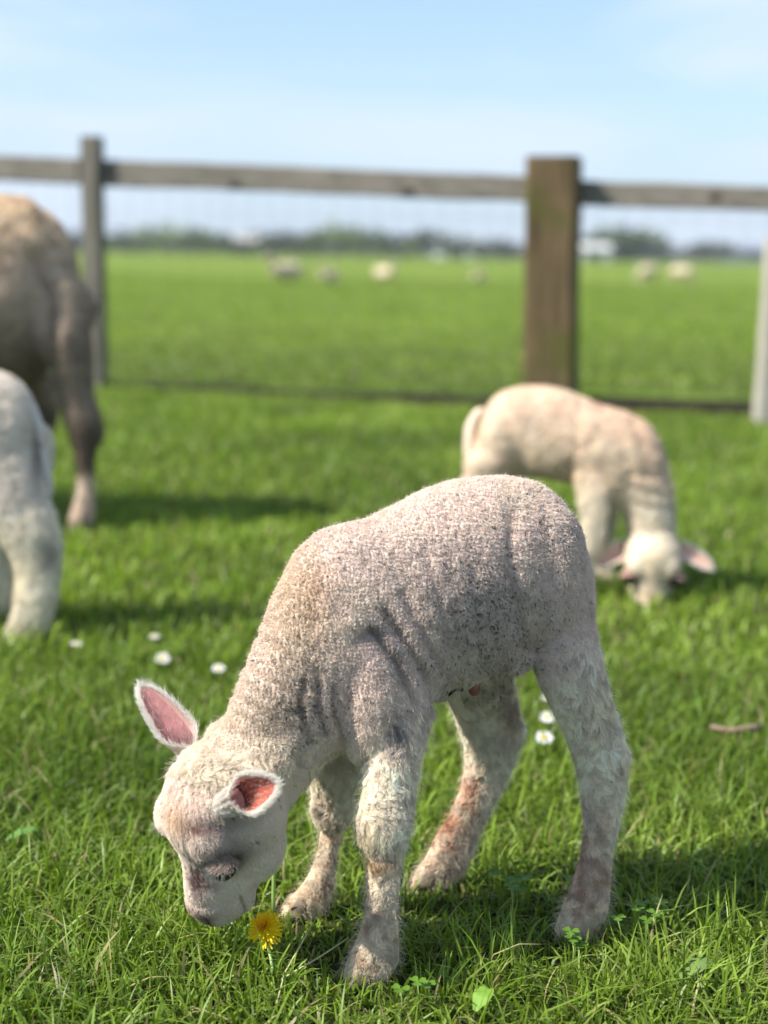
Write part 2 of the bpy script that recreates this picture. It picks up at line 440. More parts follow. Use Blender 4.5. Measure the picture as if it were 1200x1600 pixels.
def strands(P, N, length, flow, lie, curl_r, turns, r, npts=5, clump=0.0, cell=.006, droop=0.0):
    """strand points (n, npts, 3). flow (n,3) tangent direction, lie 0 upright .. 1 flat, curl radius and turns"""
    n = len(P); flow = flow - N * np.sum(flow * N, 1)[:, None]; flow = norm_rows(flow)
    B = np.cross(N, flow)
    ph = vnoise(P, 260, 5) * 4 + r.random(n) * 1.6
    lie = np.broadcast_to(lie, (n,)); length = np.broadcast_to(length, (n,)); curl_r = np.broadcast_to(curl_r, (n,)); turns = np.broadcast_to(turns, (n,))
    out = np.empty((n, npts, 3))
    if clump:
        q = P / cell + np.c_[vnoise(P, 90, 8), vnoise(P, 90, 9), vnoise(P, 90, 10)] * .6
        key = np.floor(q).astype(np.int64); kk = key[:, 0] * 73856093 ^ key[:, 1] * 19349663 ^ key[:, 2] * 83492791
        _, inv = np.unique(kk, return_inverse=True); inv = inv.ravel(); cnt = np.bincount(inv)
        cen = np.stack([np.bincount(inv, P[:, j]) / cnt for j in range(3)], 1)[inv]
        wav = (_hash(inv, inv * 3, inv * 7, 4) - .5)[:, None] * 1.3
        flow = norm_rows(flow + B * wav * clump)
    for j in range(npts):
        t = j / (npts - 1)
        c = P + N * (length * (t * (1 - lie) + .18 * math.sin(math.pi * min(1, t * 1.3)) * lie))[:, None] + flow * (length * lie * t)[:, None]
        a = ph + turns * 6.283 * t
        c = c + (flow * (np.cos(a) - np.cos(ph))[:, None] * .6 + B * (np.sin(a) - np.sin(ph))[:, None]) * (curl_r * min(1, t * 1.6))[:, None]
        if clump: c = c + (cen - P) * clump * t ** 1.5
        out[:, j] = c
    return out
def hair_object(name, sets, mat_, parent, label=None):
    """sets: list of (points (n,k,3), root radius, tip radius, colour (n,3))"""
    base = root_loc(parent)
    cu = bpy.data.hair_curves.new(name)
    sizes = []; pos = []; rad = []; colr = []
    for pts, r0, r1, c in sets:
        n, k, _ = pts.shape
        sizes += [k] * n; pos.append(pts.reshape(-1, 3) - base)
        rr = np.linspace(0, 1, k) ** 1.3; r0b = np.broadcast_to(r0, (n,))[:, None]; r1b = np.broadcast_to(r1, (n,))[:, None]
        rad.append((r0b * (1 - rr) + r1b * rr).ravel()); colr.append(np.broadcast_to(c, (n, 3)))
    cu.add_curves(sizes)
    pos = np.vstack(pos).astype(np.float32); rad = np.concatenate(rad).astype(np.float32); colr = np.vstack(colr)
    cu.attributes['position'].data.foreach_set('vector', pos.ravel())
    ra = cu.attributes.get('radius') or cu.attributes.new('radius', 'FLOAT', 'POINT'); ra.data.foreach_set('value', rad)
    ca = cu.attributes.new('col', 'FLOAT_COLOR', 'CURVE'); ca.data.foreach_set('color', np.c_[np.clip(colr, 0, 1), np.ones(len(colr))].astype(np.float32).ravel())
    cu.materials.append(mat_)
    o = bpy.data.objects.new(name, cu); COL.objects.link(o); o.parent = parent
    if label: o['label'] = label
    return o

WOOL = attr_mat('wool', rough=.85, transl=.30, spec=.15, tint=(1.0, .97, .92))
SKIN = attr_mat('woolly_skin', rough=.9, transl=0, spec=.1, bump=.0012, bscale=420)
EAR_SKIN = attr_mat('ear_skin', rough=.6, transl=.5, spec=.3, tint=(1.25, .45, .28))
EAR_PALE = attr_mat('pale_ear_skin', rough=.7, transl=.55, spec=.2, tint=(1.05, .95, .88))
EYE_M = simple('eye_dark', (.012, .008, .006), rough=.16, spec=.5)
HOOF = simple('hoof_horn', (.10, .075, .05), rough=.55, noise=(120, (.20, .16, .11)), bump=.0004, bscale=300)
CORD = simple('dried_cord', (.018, .010, .008), rough=.6, bump=.001, bscale=260)
TEAT = simple('pink_bare_skin', (.22, .085, .06), rough=.6)

def hoof_mesh(foot, fwd, side, size=.012):
    """one toe: a rounded wedge, point forward"""
    V = []; up = np.array([0, 0, 1.0])
    for z, k in ((0, 1.0), (.45, .95), (1.0, .72), (1.5, .5)):
        for g in np.linspace(0, 2 * math.pi, 13)[:-1]:
            cx, sy = math.cos(g), math.sin(g)
            V.append(foot + fwd * (cx * size * (1.25 if cx > 0 else .9) * k - size * .25 * z) + side * sy * size * .62 * k * (1 - .3 * max(cx, 0)) + up * z * size)
    F = [tuple(range(12))[::-1], tuple(range(36, 48))]
    for i in range(3):
        for k in range(12):
            a, b = i * 12 + k, i * 12 + (k + 1) % 12; F.append((a, b, b + 12, a + 12))
    return np.array(V), F
def add_hooves(root, feet, fwd, size=.012):
    side = np.array([-fwd[1], fwd[0], 0])
    for f in feet:
        f = np.array([f[0], f[1], 0.002])
        mesh_obj('hoof', *merge([hoof_mesh(f + side * size * .68, fwd, side, size), hoof_mesh(f - side * size * .68, fwd, side, size)]), HOOF, root)

def ear_shell(base, e, o, L, W, thick=.0016, cup=1.15, ns=16, nw=10, tube=.42):
    """leaf-shaped cupped ear. e along it, o the way its hollow faces. Returns the shell, its inner lining and rim points"""
    e = unit(e); o = unit(o - e * (o @ e)); w = np.cross(e, o)
    def pt(s, q, off):
        wid = W * (min(1, (s + .22) * 2.0) ** .7) * max(0, 1 - s ** 2.6) ** .55 * .5
        kk = smoothstep(tube - .24, tube, s); be = 2.9 * (1 - kk) + cup * (1.12 - .35 * s) * kk; a = q * be
        R = wid * (1.35 + .22 * (1 - kk)) / be
        bend = .12 * L * s * s
        return base + e * (L * s) - o * bend * .4 + w * R * math.sin(a) + o * (R * (1 - math.cos(a)) + off)
    S = np.linspace(0, .995, ns); Q = np.linspace(-1, 1, nw)
    inn = np.array([[pt(s, q, 0) for q in Q] for s in S]); out = np.array([[pt(s, q * 1.03, -thick * (1 - abs(q) ** 4 * .6)) for q in Q] for s in S])
    V = np.vstack([inn.reshape(-1, 3), out.reshape(-1, 3)]); n = ns * nw; F = []
    for i in range(ns - 1):
        for k in range(nw - 1):
            a = i * nw + k; F.append((a, a + 1, a + nw + 1, a + nw)); b = a + n; F.append((b, b + nw, b + nw + 1, b + 1))
        for k in (0, nw - 1):
            a = i * nw + k; F.append((a, a + nw, a + nw + n, a + n))
    for i in (0, ns - 1):
        for k in range(nw - 1):
            a = i * nw + k; F.append((a, a + 1, a + 1 + n, a + n))
    Si = np.linspace(tube - .17, .94, ns); Qi = np.linspace(-.78, .78, nw)
    lin = np.array([[pt(s, q * .86, .0009) for q in Qi] for s in Si]).reshape(-1, 3)
    LF = [(i * nw + k, i * nw + k + 1, (i + 1) * nw + k + 1, (i + 1) * nw + k) for i in range(ns - 1) for k in range(nw - 1)]
    rim = np.vstack([inn[:, 0], inn[::-1, -1]])
    return (V, F), (lin, LF), (e, o, w, rim)
def add_ear(root, base, e, o, L, W, skin_col, lin_col, r, nh, fur_col, fur_len=.0075, cup=1.15, rad=.00011, tube=.42, mat_=None):
    (V, F), (lin, LF), (e, o, w, rim) = ear_shell(base, e, o, L, W, cup=cup, tube=tube)
    ear = mesh_obj('ear', V, F, mat_ or EAR_SKIN, root); set_col(ear.data, np.tile(skin_col, (len(V), 1)))
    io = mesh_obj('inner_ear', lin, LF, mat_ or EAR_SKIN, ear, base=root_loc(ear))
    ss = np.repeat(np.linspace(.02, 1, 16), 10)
    cc = np.array(lin_col)[None] * (.35 + .75 * smoothstep(0, .35, ss) )[:, None] * (1 + .22 * vnoise(lin, 900, 3) + .30 * np.minimum(0, vnoise(lin * [1, 1, .35], 330, 8)))[:, None]  # lining darkens towards the base: shade of the ear canal painted in
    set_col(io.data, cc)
    # hair on the outside, and a fringe along the rim
    me = bpy.data.meshes.new('t'); me.from_pydata(V.tolist(), [], F); me.update()
    P, N = sample(me, int(nh * 1.6), r)
    cen = base + e * ((P - base) @ e)[:, None]
    sv = (P - base) @ e / L; tb = sv < tube * 1.02
    outside = norm_rows(P - (cen + o * (np.where(tb, .17, .3) * W)[:, None])); keep = (outside @ o < -.05) | (np.abs((P - base) @ w) > .36 * W) | tb
    P, outside = P[keep], outside[keep]
    st = strands(P, outside, fur_len * (.6 + .6 * r.random(len(P))), np.tile(e, (len(P), 1)), .50, .0005, .4, r, 4, .2)
    k = r.integers(0, len(rim) - 1, int(nh * .26)); fr = r.random(len(k))[:, None]; R = rim[k] * (1 - fr) + rim[k + 1] * fr + r.normal(0, .0009, (len(k), 3))
    od = norm_rows(norm_rows(R - base - e * ((R - base) @ e)[:, None] * .8) + o * .25 + r.normal(0, .42, R.shape))
    st2 = strands(R, od, fur_len * 1.15 * (.25 + 1.15 * r.random(len(R)) ** 1.5), np.tile(e, (len(R), 1)), .5, .0004, .5, r, 4)
    ii = r.integers(0, len(lin), int(nh * .05)); Pi = lin[ii] + r.normal(0, .001, (len(ii), 3))
    st3 = strands(Pi, np.tile(o, (len(ii), 1)) + r.normal(0, .3, (len(ii), 3)), fur_len * (.4 + .5 * r.random(len(ii))), np.tile(e, (len(ii), 1)), .75, .0005, .5, r, 4)
    bpy.data.meshes.remove(me)
    return [(st3, rad * .6, rad * .2, np.tile(np.array(fur_col) * .9, (len(ii), 1))), (st, rad, rad * .3, np.array(fur_col) * (.9 + .15 * r.random(len(st)))[:, None]), (st2, rad, rad * .3, np.array(fur_col) * (.95 + .12 * r.random(len(st2)))[:, None])]

class HeadFrame:
    """m to the head's side, u poll -> nose, f out of the forehead; given in camera axes (right, down, away)"""
    def __init__(s, P0, m, u):
        cv = lambda q: q[0] * AR + q[1] * AD + q[2] * AF
        s.P = np.asarray(P0); s.m = unit(cv(m)); uu = cv(u); s.u = unit(uu - s.m * (uu @ s.m)); s.f = np.cross(s.m, s.u)
        if s.f @ AF > 0: s.f = -s.f                 # forehead faces the camera side
    def __call__(s, m, u, f): return s.P + s.m * m + s.u * u + s.f * f
    def loc(s, P):
        q = P - s.P; return q @ s.m, q @ s.u, q @ s.f
def head_parts(H, k=1.0):
    secs = [(-.002, -.008, .043, .041), (.012, -.006, .053, .049), (.032, -.006, .0585, .0515), (.054, -.008, .057, .0495),
            (.078, -.0125, .0515, .0395), (.100, -.0120, .0485, .0330), (.120, -.0035, .0410, .0285), (.137, .0045, .0315, .0250), (.149, .0065, .0225, .0205)]
    L = [(H(0, u * k, fo * k), H.f * hd * k, H.m * hw * k) for u, fo, hd, hw in secs]
    parts = [loft(L, 5, 26, capk=.5)]
    for s in (-1, 1):
        parts.append(ellipsoid(H(s * .0275 * k, .047 * k, .0260 * k), (H.m * .0195 * k, H.u * .026 * k, H.f * .0220 * k)))   # brow
        parts.append(ellipsoid(H(s * .024 * k, .080 * k, -.026 * k), (H.m * .017 * k, H.u * .036 * k, H.f * .028 * k)))   # cheek
        parts.append(ellipsoid(H(s * .011 * k, .139 * k, .015 * k), (H.m * .011 * k, H.u * .016 * k, H.f * .015 * k)))    # nostril wing
        parts.append(ellipsoid(H(s * .012 * k, .132 * k, -.010 * k), (H.m * .014 * k, H.u * .022 * k, H.f * .017 * k)))   # upper lip
        parts.append(ellipsoid(H(s * .035 * k, .010 * k, -.008 * k), (H.m * .009 * k, H.u * .013 * k, H.f * .013 * k)))   # ear root
    parts.append(ellipsoid(H(0, .135 * k, -.022 * k), (H.m * .014 * k, H.u * .016 * k, H.f * .011 * k)))                 # chin
    return parts
def carve_head(V, N, H, k=1.0):
    m, u, f = H.loc(V); am = np.abs(m); d = np.zeros(len(V))
    eye = ((am - .041 * k) / (.012 * k)) ** 2 + ((u - .070 * k) / (.013 * k)) ** 2 + ((f - .026 * k) / (.014 * k)) ** 2
    d -= .0060 * k * np.exp(-eye)
    # nostril slit: comma from nose tip up and outwards
    ns = ((am - .0105 * k) / (.0042 * k)) ** 2 + ((u - .147 * k + (am - .0105 * k) * .8) / (.0060 * k)) ** 2 + (np.minimum(0, f + .001) / (.008 * k)) ** 2
    d -= .0045 * k * np.exp(-ns) * (u > .12 * k)
    mouth = ((f + .008 * k + (u - .14 * k) * .35) / (.0022 * k)) ** 2
    d -= .0015 * k * np.exp(-mouth) * smoothstep(.112 * k, .126 * k, u)
    fold = ((u - .125 * k) / (.0028 * k)) ** 2
    d -= .0012 * k * np.exp(-fold) * smoothstep(0, .012, f)
    return V + N * d[:, None]

def line_d(x, y, pts):
    """distance in px to a polyline"""
    best = np.full(len(x), 1e9)
    for (x1, y1), (x2, y2) in zip(pts[:-1], pts[1:]):
        dx, dy = x2 - x1, y2 - y1; t = np.clip(((x - x1) * dx + (y - y1) * dy) / (dx * dx + dy * dy), 0, 1)
        best = np.minimum(best, np.hypot(x - x1 - t * dx, y - y1 - t * dy))
    return best

def add_eyes(root, H, k, r, lash=True, sides=(-1, 1), lidcol=(.27, .215, .185)):
    out = []
    for s in sides:
        c = H(s * .0408 * k, .0700 * k, .0255 * k)
        look = unit(H.m * s * .78 + H.f * .62 + H.u * .05)
        eye = mesh_obj('eye', *ellipsoid(c, (H.m * .0122 * k, H.u * .0122 * k, H.f * .0122 * k), 20, 12), EYE_M, root)
        # upper lid: thick cap lowered over most of the eye, seen from outside
        up = unit(-H.u - look * (-(H.u @ look))); sd = np.cross(look, up)
        V = []; F = []; na, nb = 15, 9
        for i in range(nb):
            el = math.radians(20 + 66 * i / (nb - 1))
            for j in range(na):
                az = math.radians(-78 + 156 * j / (na - 1))
                rr = (.0139 + .0012 * math.sin(el * 2)) * k
                el2 = el - .16 * (1 - math.cos(az)) * (1 - i / (nb - 1)) * -1.2
                V.append(c + rr * (look * math.cos(el2) * math.cos(az) + sd * math.cos(el2) * math.sin(az) + up * math.sin(el2)))
        for i in range(nb - 1):
            for j in range(na - 1):
                a = i * na + j; F.append((a, a + 1, a + na + 1, a + na))
        V2 = [c + (v - c) * .86 for v in V]; n = len(V)
        F2 = [tuple(i + n for i in reversed(q)) for q in F] + [(j, j + 1, j + 1 + n, j + n) for j in range(na - 1)]
        lid = mesh_obj('eyelid', np.array(V + V2), F + F2, SKIN, eye); set_col(lid.data, np.tile(lidcol, (2 * n, 1)))
        if lash:
            az = np.radians(-66 + 132 * r.random(46)) + r.normal(0, .1, 46)
            edge = np.array([V[int(np.clip(round((math.degrees(a) + 78) / 156 * (na - 1)), 0, na - 1))] for a in az])
            dirn = norm_rows(norm_rows(edge - c) * .9 - up * .55 + r.normal(0, .26, (46, 3)))
            t = np.linspace(0, 1, 4)[None, :, None]; ln = (.0055 + .004 * r.random(46))[:, None, None] * k
            pts = edge[:, None, :] + dirn[:, None, :] * ln * t - up * ln * .35 * t ** 2
            cc = np.where(r.random((46, 1)) < .75, .42, .04) * np.ones((46, 3))
            hair_object('eyelashes', [(pts, .00011, .00004, cc)], WOOL, eye)
        # fur on the lid
        Pm = np.array(V); Nn = norm_rows(Pm - c)
        kx = r.integers(0, len(V), 1800); Pp = Pm[kx] + r.normal(0, .0009, (1800, 3)); Nn = Nn[kx]
        st = strands(Pp, Nn, .0045 * k, np.tile(-up * 1.0 + sd * .5, (1800, 1)) + r.normal(0, .25, (1800, 3)), .6, .0003, .5, r, 3)
        out.append((st, .00013, .00005, np.array(lidcol) * (1.1 + 1.4 * r.random((1800, 1)))))
    return out

# ------------------------------------------------------------------ the lamb in front
def front_lamb():
    r = np.random.default_rng(2)
    a = unit([.912, .41, 0]); pl = Plane(((gnd(575, 1530) + gnd(475, 1432)) / 2)[:2], a)
    tn = (gnd(575, 1530) - pl.O) @ pl.n; tf = -tn
    S = lambda *q, **k: section(pl, *q, **k)
    B = [(890, 852, 886, 962, .034), (880, 806, 874, 1005, .052), (862, 772, 856, 1030, .063), (835, 752, 830, 1036, .070), (795, 744, 795, 1043, .074),
         (740, 747, 750, 1062, .077), (685, 762, 705, 1078, .078), (630, 787, 662, 1095, .077), (577, 813, 620, 1125, .073), (520, 824, 580, 1150, .066),
         (473, 853, 545, 1168, .058), (438, 918, 520, 1178, .052), (408, 992, 500, 1190, .047), (384, 1052, 486, 1206, .043), (359, 1112, 472, 1228, .041), (348, 1160, 455, 1250, .038)]
    body = loft([S(*b, 0.0, shrink=.002) for b in B], 4, 36, capk=.6)
    fur = .0085
    NH = [(806, 872, 912, 868, .030, -.020), (802, 915, 922, 915, .036, -.028), (806, 965, 929, 965, .038, -.034), (824, 1035, 944, 1035, .035, -.044), (850, 1092, 960, 1096, .030, -.052), (878, 1150, 979, 1152, .026, -.058),
          (897, 1205, 984, 1198, .0245, -.062), (905, 1260, 978, 1255, .021, -.065), (906, 1312, 966, 1312, .0185, -.067), (894, 1366, 960, 1374, .019, -.070), (876, 1412, 954, 1424, .022, -.071), (862, 1448, 936, 1456, .020, -.072)]
    FH = [(690, 1000, 800, 1000, .034, .030), (697, 1075, 796, 1060, .031, .048), (710, 1128, 814, 1108, .027, .062), (721, 1178, 818, 1150, .025, .068), (718, 1218, 802, 1205, .0225, .074),
          (702, 1262, 779, 1255, .019, .078), (676, 1306, 757, 1305, .018, .083), (655, 1342, 742, 1346, .019, .087), (640, 1368, 724, 1374, .019, .090), (634, 1386, 700, 1391, .017, .090)]
    NF = [(560, 960, 680, 960, .034, -.018), (556, 1050, 688, 1058, .035, -.036), (570, 1118, 676, 1120, .030, -.044), (568, 1178, 664, 1180, .0265, -.052), (560, 1232, 656, 1235, .0245, -.058),
          (553, 1285, 650, 1280, .0245, -.063), (560, 1330, 640, 1325, .021, -.066), (565, 1380, 631, 1375, .0185, -.069), (561, 1425, 630, 1425, .0185, -.072), (551, 1465, 632, 1468, .021, -.074),
          (536, 1498, 630, 1500, .0215, -.074), (528, 1520, 615, 1525, .020, -.074)]
    FF = [(480, 1115, 585, 1120, .030, .034), (480, 1188, 574, 1190, .027, .048), (483, 1240, 556, 1240, .0235, .057), (494, 1290, 543, 1288, .019, .063), (488, 1338, 534, 1340, .018, .068),
          (468, 1378, 531, 1380, .0185, .072), (446, 1404, 526, 1406, .020, .074), (432, 1422, 514, 1428, .0185, .074)]
    legs = []
    for L in (NH, FH, NF, FF):
        legs.append(loft([section(pl, x1, y1, x2, y2, w, t, shrink=fur * smoothstep(0, 3, i)) for i, (x1, y1, x2, y2, w, t) in enumerate(L)], 4, 24))
    H = HeadFrame(pl(340, 1205, -.018), (.66, .28, -.70), (-.01, .94, .367))
    parts = [body] + legs + head_parts(H)
    parts.append(ellipsoid(pl(580, 1065, -.030), (pl.a * .042, np.array([0, 0, .080]), pl.n * .040)))      # shoulder
    parts.append(ellipsoid(pl(855, 905, -.040), (pl.a * .040, np.array([0, 0, .075]), pl.n * .034)))       # thigh
    parts.append(ellipsoid(pl(812, 1015, -.045), (pl.a * .020, np.array([0, 0, .026]), pl.n * .009)))      # flank fold
    for kx, ky, kt, kr in ((598, 1290, -.064, .0245), (520, 1262, .060, .021), (946, 1188, -.062, .0225), (787, 1142, .064, .021)):      # knees and hocks
        parts.append(ellipsoid(pl(kx, ky, kt), (pl.a * kr, pl.n * kr * .85, np.array([0, 0, kr * 1.15]))))
    # neck joins the turned head
    c1 = pl(395, 1150, -.004); c2 = H(0, .020, -.022)
    parts.append(loft([(c1, AR * .040, pl.n * .042), ((c1 + c2) / 2, AR * .041, pl.n * .043), (c2, AR * .034, pl.n * .036)], 4, 24, capk=.4))
    me = fuse(parts, .0023, 9, .6)
    V, N = arrays(me)
    V = carve_head(V, N, H)
    px, py = project(V); s = (V - pl.O) @ pl.a; t = (V - pl.O) @ pl.n; z = V[:, 2]
    hm, hu, hf = H.loc(V); inhead = (hu > -.004) & (np.abs(hm) < .08) & (np.hypot(hm, hf) < .085)
    near = smoothstep(.01, -.015, t)
    crease = [([(600, 955), (640, 1010), (668, 1060), (676, 1100)], 8, .0075), ([(580, 985), (622, 1040), (648, 1100)], 7, .0060), ([(628, 925), (662, 990), (694, 1050)], 9, .0045),
              ([(497, 1060), (497, 1110), (510, 1150)], 6, .0050), ([(520, 1075), (524, 1120), (538, 1160)], 6, .0045), ([(548, 1085), (552, 1150)], 6, .003), ([(474, 1060), (470, 1110), (485, 1160)], 6, .0035),
              ([(455, 905), (432, 960), (425, 1010)], 10, .002), ([(800, 800), (795, 880), (818, 960), (822, 1010)], 13, .0045), ([(735, 880), (745, 980), (760, 1040)], 10, .0018), ([(700, 870), (712, 970), (728, 1040)], 10, .0020),
              ([(665, 860), (690, 950), (706, 1030)], 9, .0022), ([(560, 1000), (590, 985), (620, 990)], 12, .003), ([(700, 1078), (750, 1064), (800, 1040)], 7, .002),
              ([(925, 1175), (965, 1165)], 6, .002), ([(560, 1345), (635, 1340)], 6, .002)]
    d = np.zeros(len(V))
    for pts, wd, dep in crease: d -= dep * np.exp(-(line_d(px, py, pts) / wd) ** 2) * near
    for k in range(9):          # rings round the neck
        x0, y0 = 445 - k * 11, 985 + k * 22
        if k < 8: d -= (.0013 + .0010 * (k % 2)) * np.exp(-(line_d(px, py, [(x0 - 32, y0 - 14), (x0 + 18, y0 + 14), (x0 + 58, y0 + 42)]) / 5.5) ** 2) * ~inhead
    wool = smoothstep(.24, .28, z) * (~inhead)
    d += wool * (fbm(V, 16, 1, 2) * .0022 + fbm(V, 85, 2, 2) * .0016 + np.abs(vnoise(V, 330, 3)) * .0006)
    d += (1 - wool) * (fbm(V, 45, 4, 3) * .0012)
    set_co(me, V + N * d[:, None]); V, N = arrays(me)

    cream = np.array([.89, .79, .66]); pinkish = np.array([.87, .735, .655]); grey = np.array([.40, .345, .305]); white = np.array([.93, .85, .70])
    def colour(P, hair=False):
        n = len(P); px, py = project(P); z = P[:, 2]; tt = (P - pl.O) @ pl.n
        hm, hu, hf = H.loc(P); inh = ((hu > -.004) & (np.abs(hm) < .08) & (np.hypot(hm, hf) < .085)).astype(float)
        c = np.tile(pinkish, (n, 1))
        def mixc(w, q):
            nonlocal c
            w = np.clip(w, 0, 1)[:, None]; c = c * (1 - w) + np.asarray(q) * w
        blob = lambda x, y, rx, ry=None: np.exp(-((px - x) / rx) ** 2 - ((py - y) / (ry or rx)) ** 2)
        nn = fbm(P, 28, 41, 3); n2 = fbm(P, 120, 43, 2); nf = tt < .03
        mixc(smoothstep(-.1, .5, nn) * .5, cream)
        mixc(blob(455, 950, 50, 110) * .7, (.70, .56, .40)); mixc(blob(490, 930, 26, 60) * .5, (.66, .46, .30))
        mixc(smoothstep(960, 1120, py) * smoothstep(520, 440, px) * .5, (.70, .58, .44))
        # dirt on the flank, belly and neck side
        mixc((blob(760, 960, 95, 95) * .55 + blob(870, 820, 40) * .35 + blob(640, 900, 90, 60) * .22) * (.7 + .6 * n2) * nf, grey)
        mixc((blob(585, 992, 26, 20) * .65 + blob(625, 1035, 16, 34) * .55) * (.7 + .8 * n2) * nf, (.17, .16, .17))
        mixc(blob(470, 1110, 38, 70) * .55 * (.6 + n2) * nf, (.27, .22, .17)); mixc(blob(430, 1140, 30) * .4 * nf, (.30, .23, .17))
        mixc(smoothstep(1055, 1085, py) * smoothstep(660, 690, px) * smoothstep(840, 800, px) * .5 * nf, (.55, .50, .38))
        # legs whiter with rusty stains
        leg = np.maximum(smoothstep(.26, .19, z), smoothstep(830, 880, px) * smoothstep(.31, .24, z)) * (1 - inh)
        mixc(leg * .85, white)
        mixc(leg * smoothstep(.05, .45, nn) * .4, (.62, .52, .38))
        mixc((blob(915, 1370, 38, 45) + blob(925, 1290, 22, 25) * .7) * 1.15 * (.6 + .8 * n2) * nf, (.42, .23, .17))
        mixc((blob(700, 1290, 32, 50) + blob(735, 1225, 18, 28) * .8) * 1.2 * (.6 + .7 * n2), (.55, .27, .17))
        mixc(blob(795, 1110, 14, 35) * .7, (.40, .26, .22))
        mixc((blob(590, 1352, 34, 24) * .9 + blob(575, 1300, 20, 16) * .4) * (.7 + .9 * n2) * nf, (.38, .25, .13)); mixc(blob(570, 1320, 18, 26) * .35 * nf, (.60, .56, .30))
        mixc((blob(600, 1430, 34, 50) * .6) * (.4 + n2) * nf, (.50, .36, .26))
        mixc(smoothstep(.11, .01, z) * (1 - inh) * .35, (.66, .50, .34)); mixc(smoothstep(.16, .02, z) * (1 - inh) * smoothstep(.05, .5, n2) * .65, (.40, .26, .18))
        mixc((blob(515, 1300, 26, 60) * .5 + blob(470, 1400, 36, 25) * .6) * (tt > 0) * (.6 + .6 * n2), (.52, .36, .23)); mixc(blob(503, 1268, 8, 8) * 1.0, (.06, .05, .035))
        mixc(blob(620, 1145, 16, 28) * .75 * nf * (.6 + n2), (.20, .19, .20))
        # head
        mixc(inh * .8, (.90, .82, .72))
        hv = lambda m0, u0, f0, a_, b_, c_: np.exp(-((hm - m0) / a_) ** 2 - ((hu - u0) / b_) ** 2 - ((hf - f0) / c_) ** 2) * inh
        mixc(hv(.0, .02, .04, .04, .034, .06) * .55, (.74, .54, .48)); mixc(hv(.026, .028, .040, .013, .009, .03) * 1.2 * (.8 + n2), (.27, .15, .14)); mixc(hv(.006, .028, .05, .014, .013, .03) * .5, (.62, .44, .22))
        mixc(hv(.036, .055, .026, .020, .019, .032) * 1.15 * (.8 + .6 * n2), (.30, .23, .20)); mixc(hv(.041, .073, .026, .015, .0135, .020) * 1.6, (.05, .03, .028))
        mixc(hv(.040, .022, .01, .012, .012, .03) * .6, (.16, .14, .14)); mixc(hv(.010, .096, .032, .011, .024, .03) * 1.2 * (.8 + 1.0 * n2), (.24, .16, .15))
        mixc(hv(0, .139, .024, .020, .011, .024) * 1.1, (.40, .24, .21)); 
        nsl = np.exp(-((np.abs(hm) - .0115) / .0060) ** 2 - ((hu - .147 + (np.abs(hm) - .0115) * .8) / .0075) ** 2) * inh * (hf > -.004); mixc(nsl * 1.6, (.02, .010, .010))
        mixc(np.exp(-((hf + .008 + (hu - .14) * .35) / .0022) ** 2) * smoothstep(.112, .126, hu) * inh * .45, (.16, .10, .09))
        mixc(smoothstep(.10, .13, hu) * inh * .22, (.50, .36, .32))
        c *= (1 + .10 * n2)[:, None]
        if hair:
            dark = (.006 + .20 * (blob(765, 965, 85, 110) + blob(875, 815, 55, 45) * .6 + blob(655, 910, 100, 70) * .5 + blob(480, 1100, 60, 80) * .9 + blob(440, 1040, 60, 80) * .3)) * nf
            sp = _hash(*np.floor(P / .0016).astype(np.int64).T, 9) < dark
            m_ = sp & (leg < .5)
            c[m_] = c[m_] * .22
        return c
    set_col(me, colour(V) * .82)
    root = empty('lamb', (pl.O[0], pl.O[1], 0), 'nearest white lamb with grubby curly wool, nose in the grass beside the dandelion', 'lamb')
    me.materials.append(SKIN); me.polygons.foreach_set('use_smooth', [True] * len(me.polygons))
    base = root_loc(root)
    # wool and fur
    sets = []
    P, Nn = sample(me, 540000, r)
    hm, hu, hf = H.loc(P); inh = (hu > -.012) & (np.abs(hm) < .08) & (np.hypot(hm, hf) < .085)
    hd = smoothstep(-.012, .014, hu) * inh
    ppx, ppy = project(P); neck = smoothstep(600, 560, ppx) * smoothstep(1200, 1165, ppy) * ((P - pl.O) @ pl.n < .035)
    lg = smoothstep(.285, .225, P[:, 2]) * (1 - hd)
    px, py = project(P)
    lg = np.maximum(lg, smoothstep(850, 900, px) * smoothstep(.32, .25, P[:, 2]) * (1 - hd))
    lg = lg * (1 - neck)
    u = r.random(len(P)); kind = np.where(u < lg, 1, np.where(u < lg + hd, 2, 0))
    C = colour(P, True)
    down = np.tile([0, 0, -1.0], (len(P), 1)) + pl.a * .25
    # tight crimped wool
    k = kind == 0; n = k.sum(); q = P[k]
    fl = np.c_[vnoise(q, 300, 51), vnoise(q, 300, 52), vnoise(q, 300, 53) - .4]
    sets.append((strands(q, Nn[k], .0041 * (.5 + .8 * r.random(n)), fl, .42, .00062, 1.3, r, 6, .85, .0037), .00013, .00007, C[k] * ((.90 + .2 * r.random(n)) * (.93 + .14 * vnoise(q, 420, 15)))[:, None]))
    kk = np.where(k)[0]; kk = kk[r.random(len(kk)) < .035]; q2 = P[kk]; n2_ = len(kk)          # stray fibres
    sets.append((strands(q2, Nn[kk], .0060 + .004 * r.random(n2_), r.normal(0, 1, (n2_, 3)), .35, .0009, .9, r, 6), .00008, .00003, C[kk]))
    # long wavy leg hair
    k = np.where(kind == 1)[0]; k = k[r.random(len(k)) < .95]; n = len(k); q = P[k]
    fl = down[k] + np.c_[vnoise(q, 42, 61), vnoise(q, 42, 62), vnoise(q, 42, 63) * .6] * 1.15
    ln = .0125 * (.5 + .6 * r.random(n)) * (.52 + .48 * smoothstep(.03, .17, q[:, 2])) * smoothstep(-.002, .012, q[:, 2] + .012)
    ck = C[k] * (.82 + .36 * smoothstep(-.4, .5, vnoise(q, 170, 77)))[:, None]
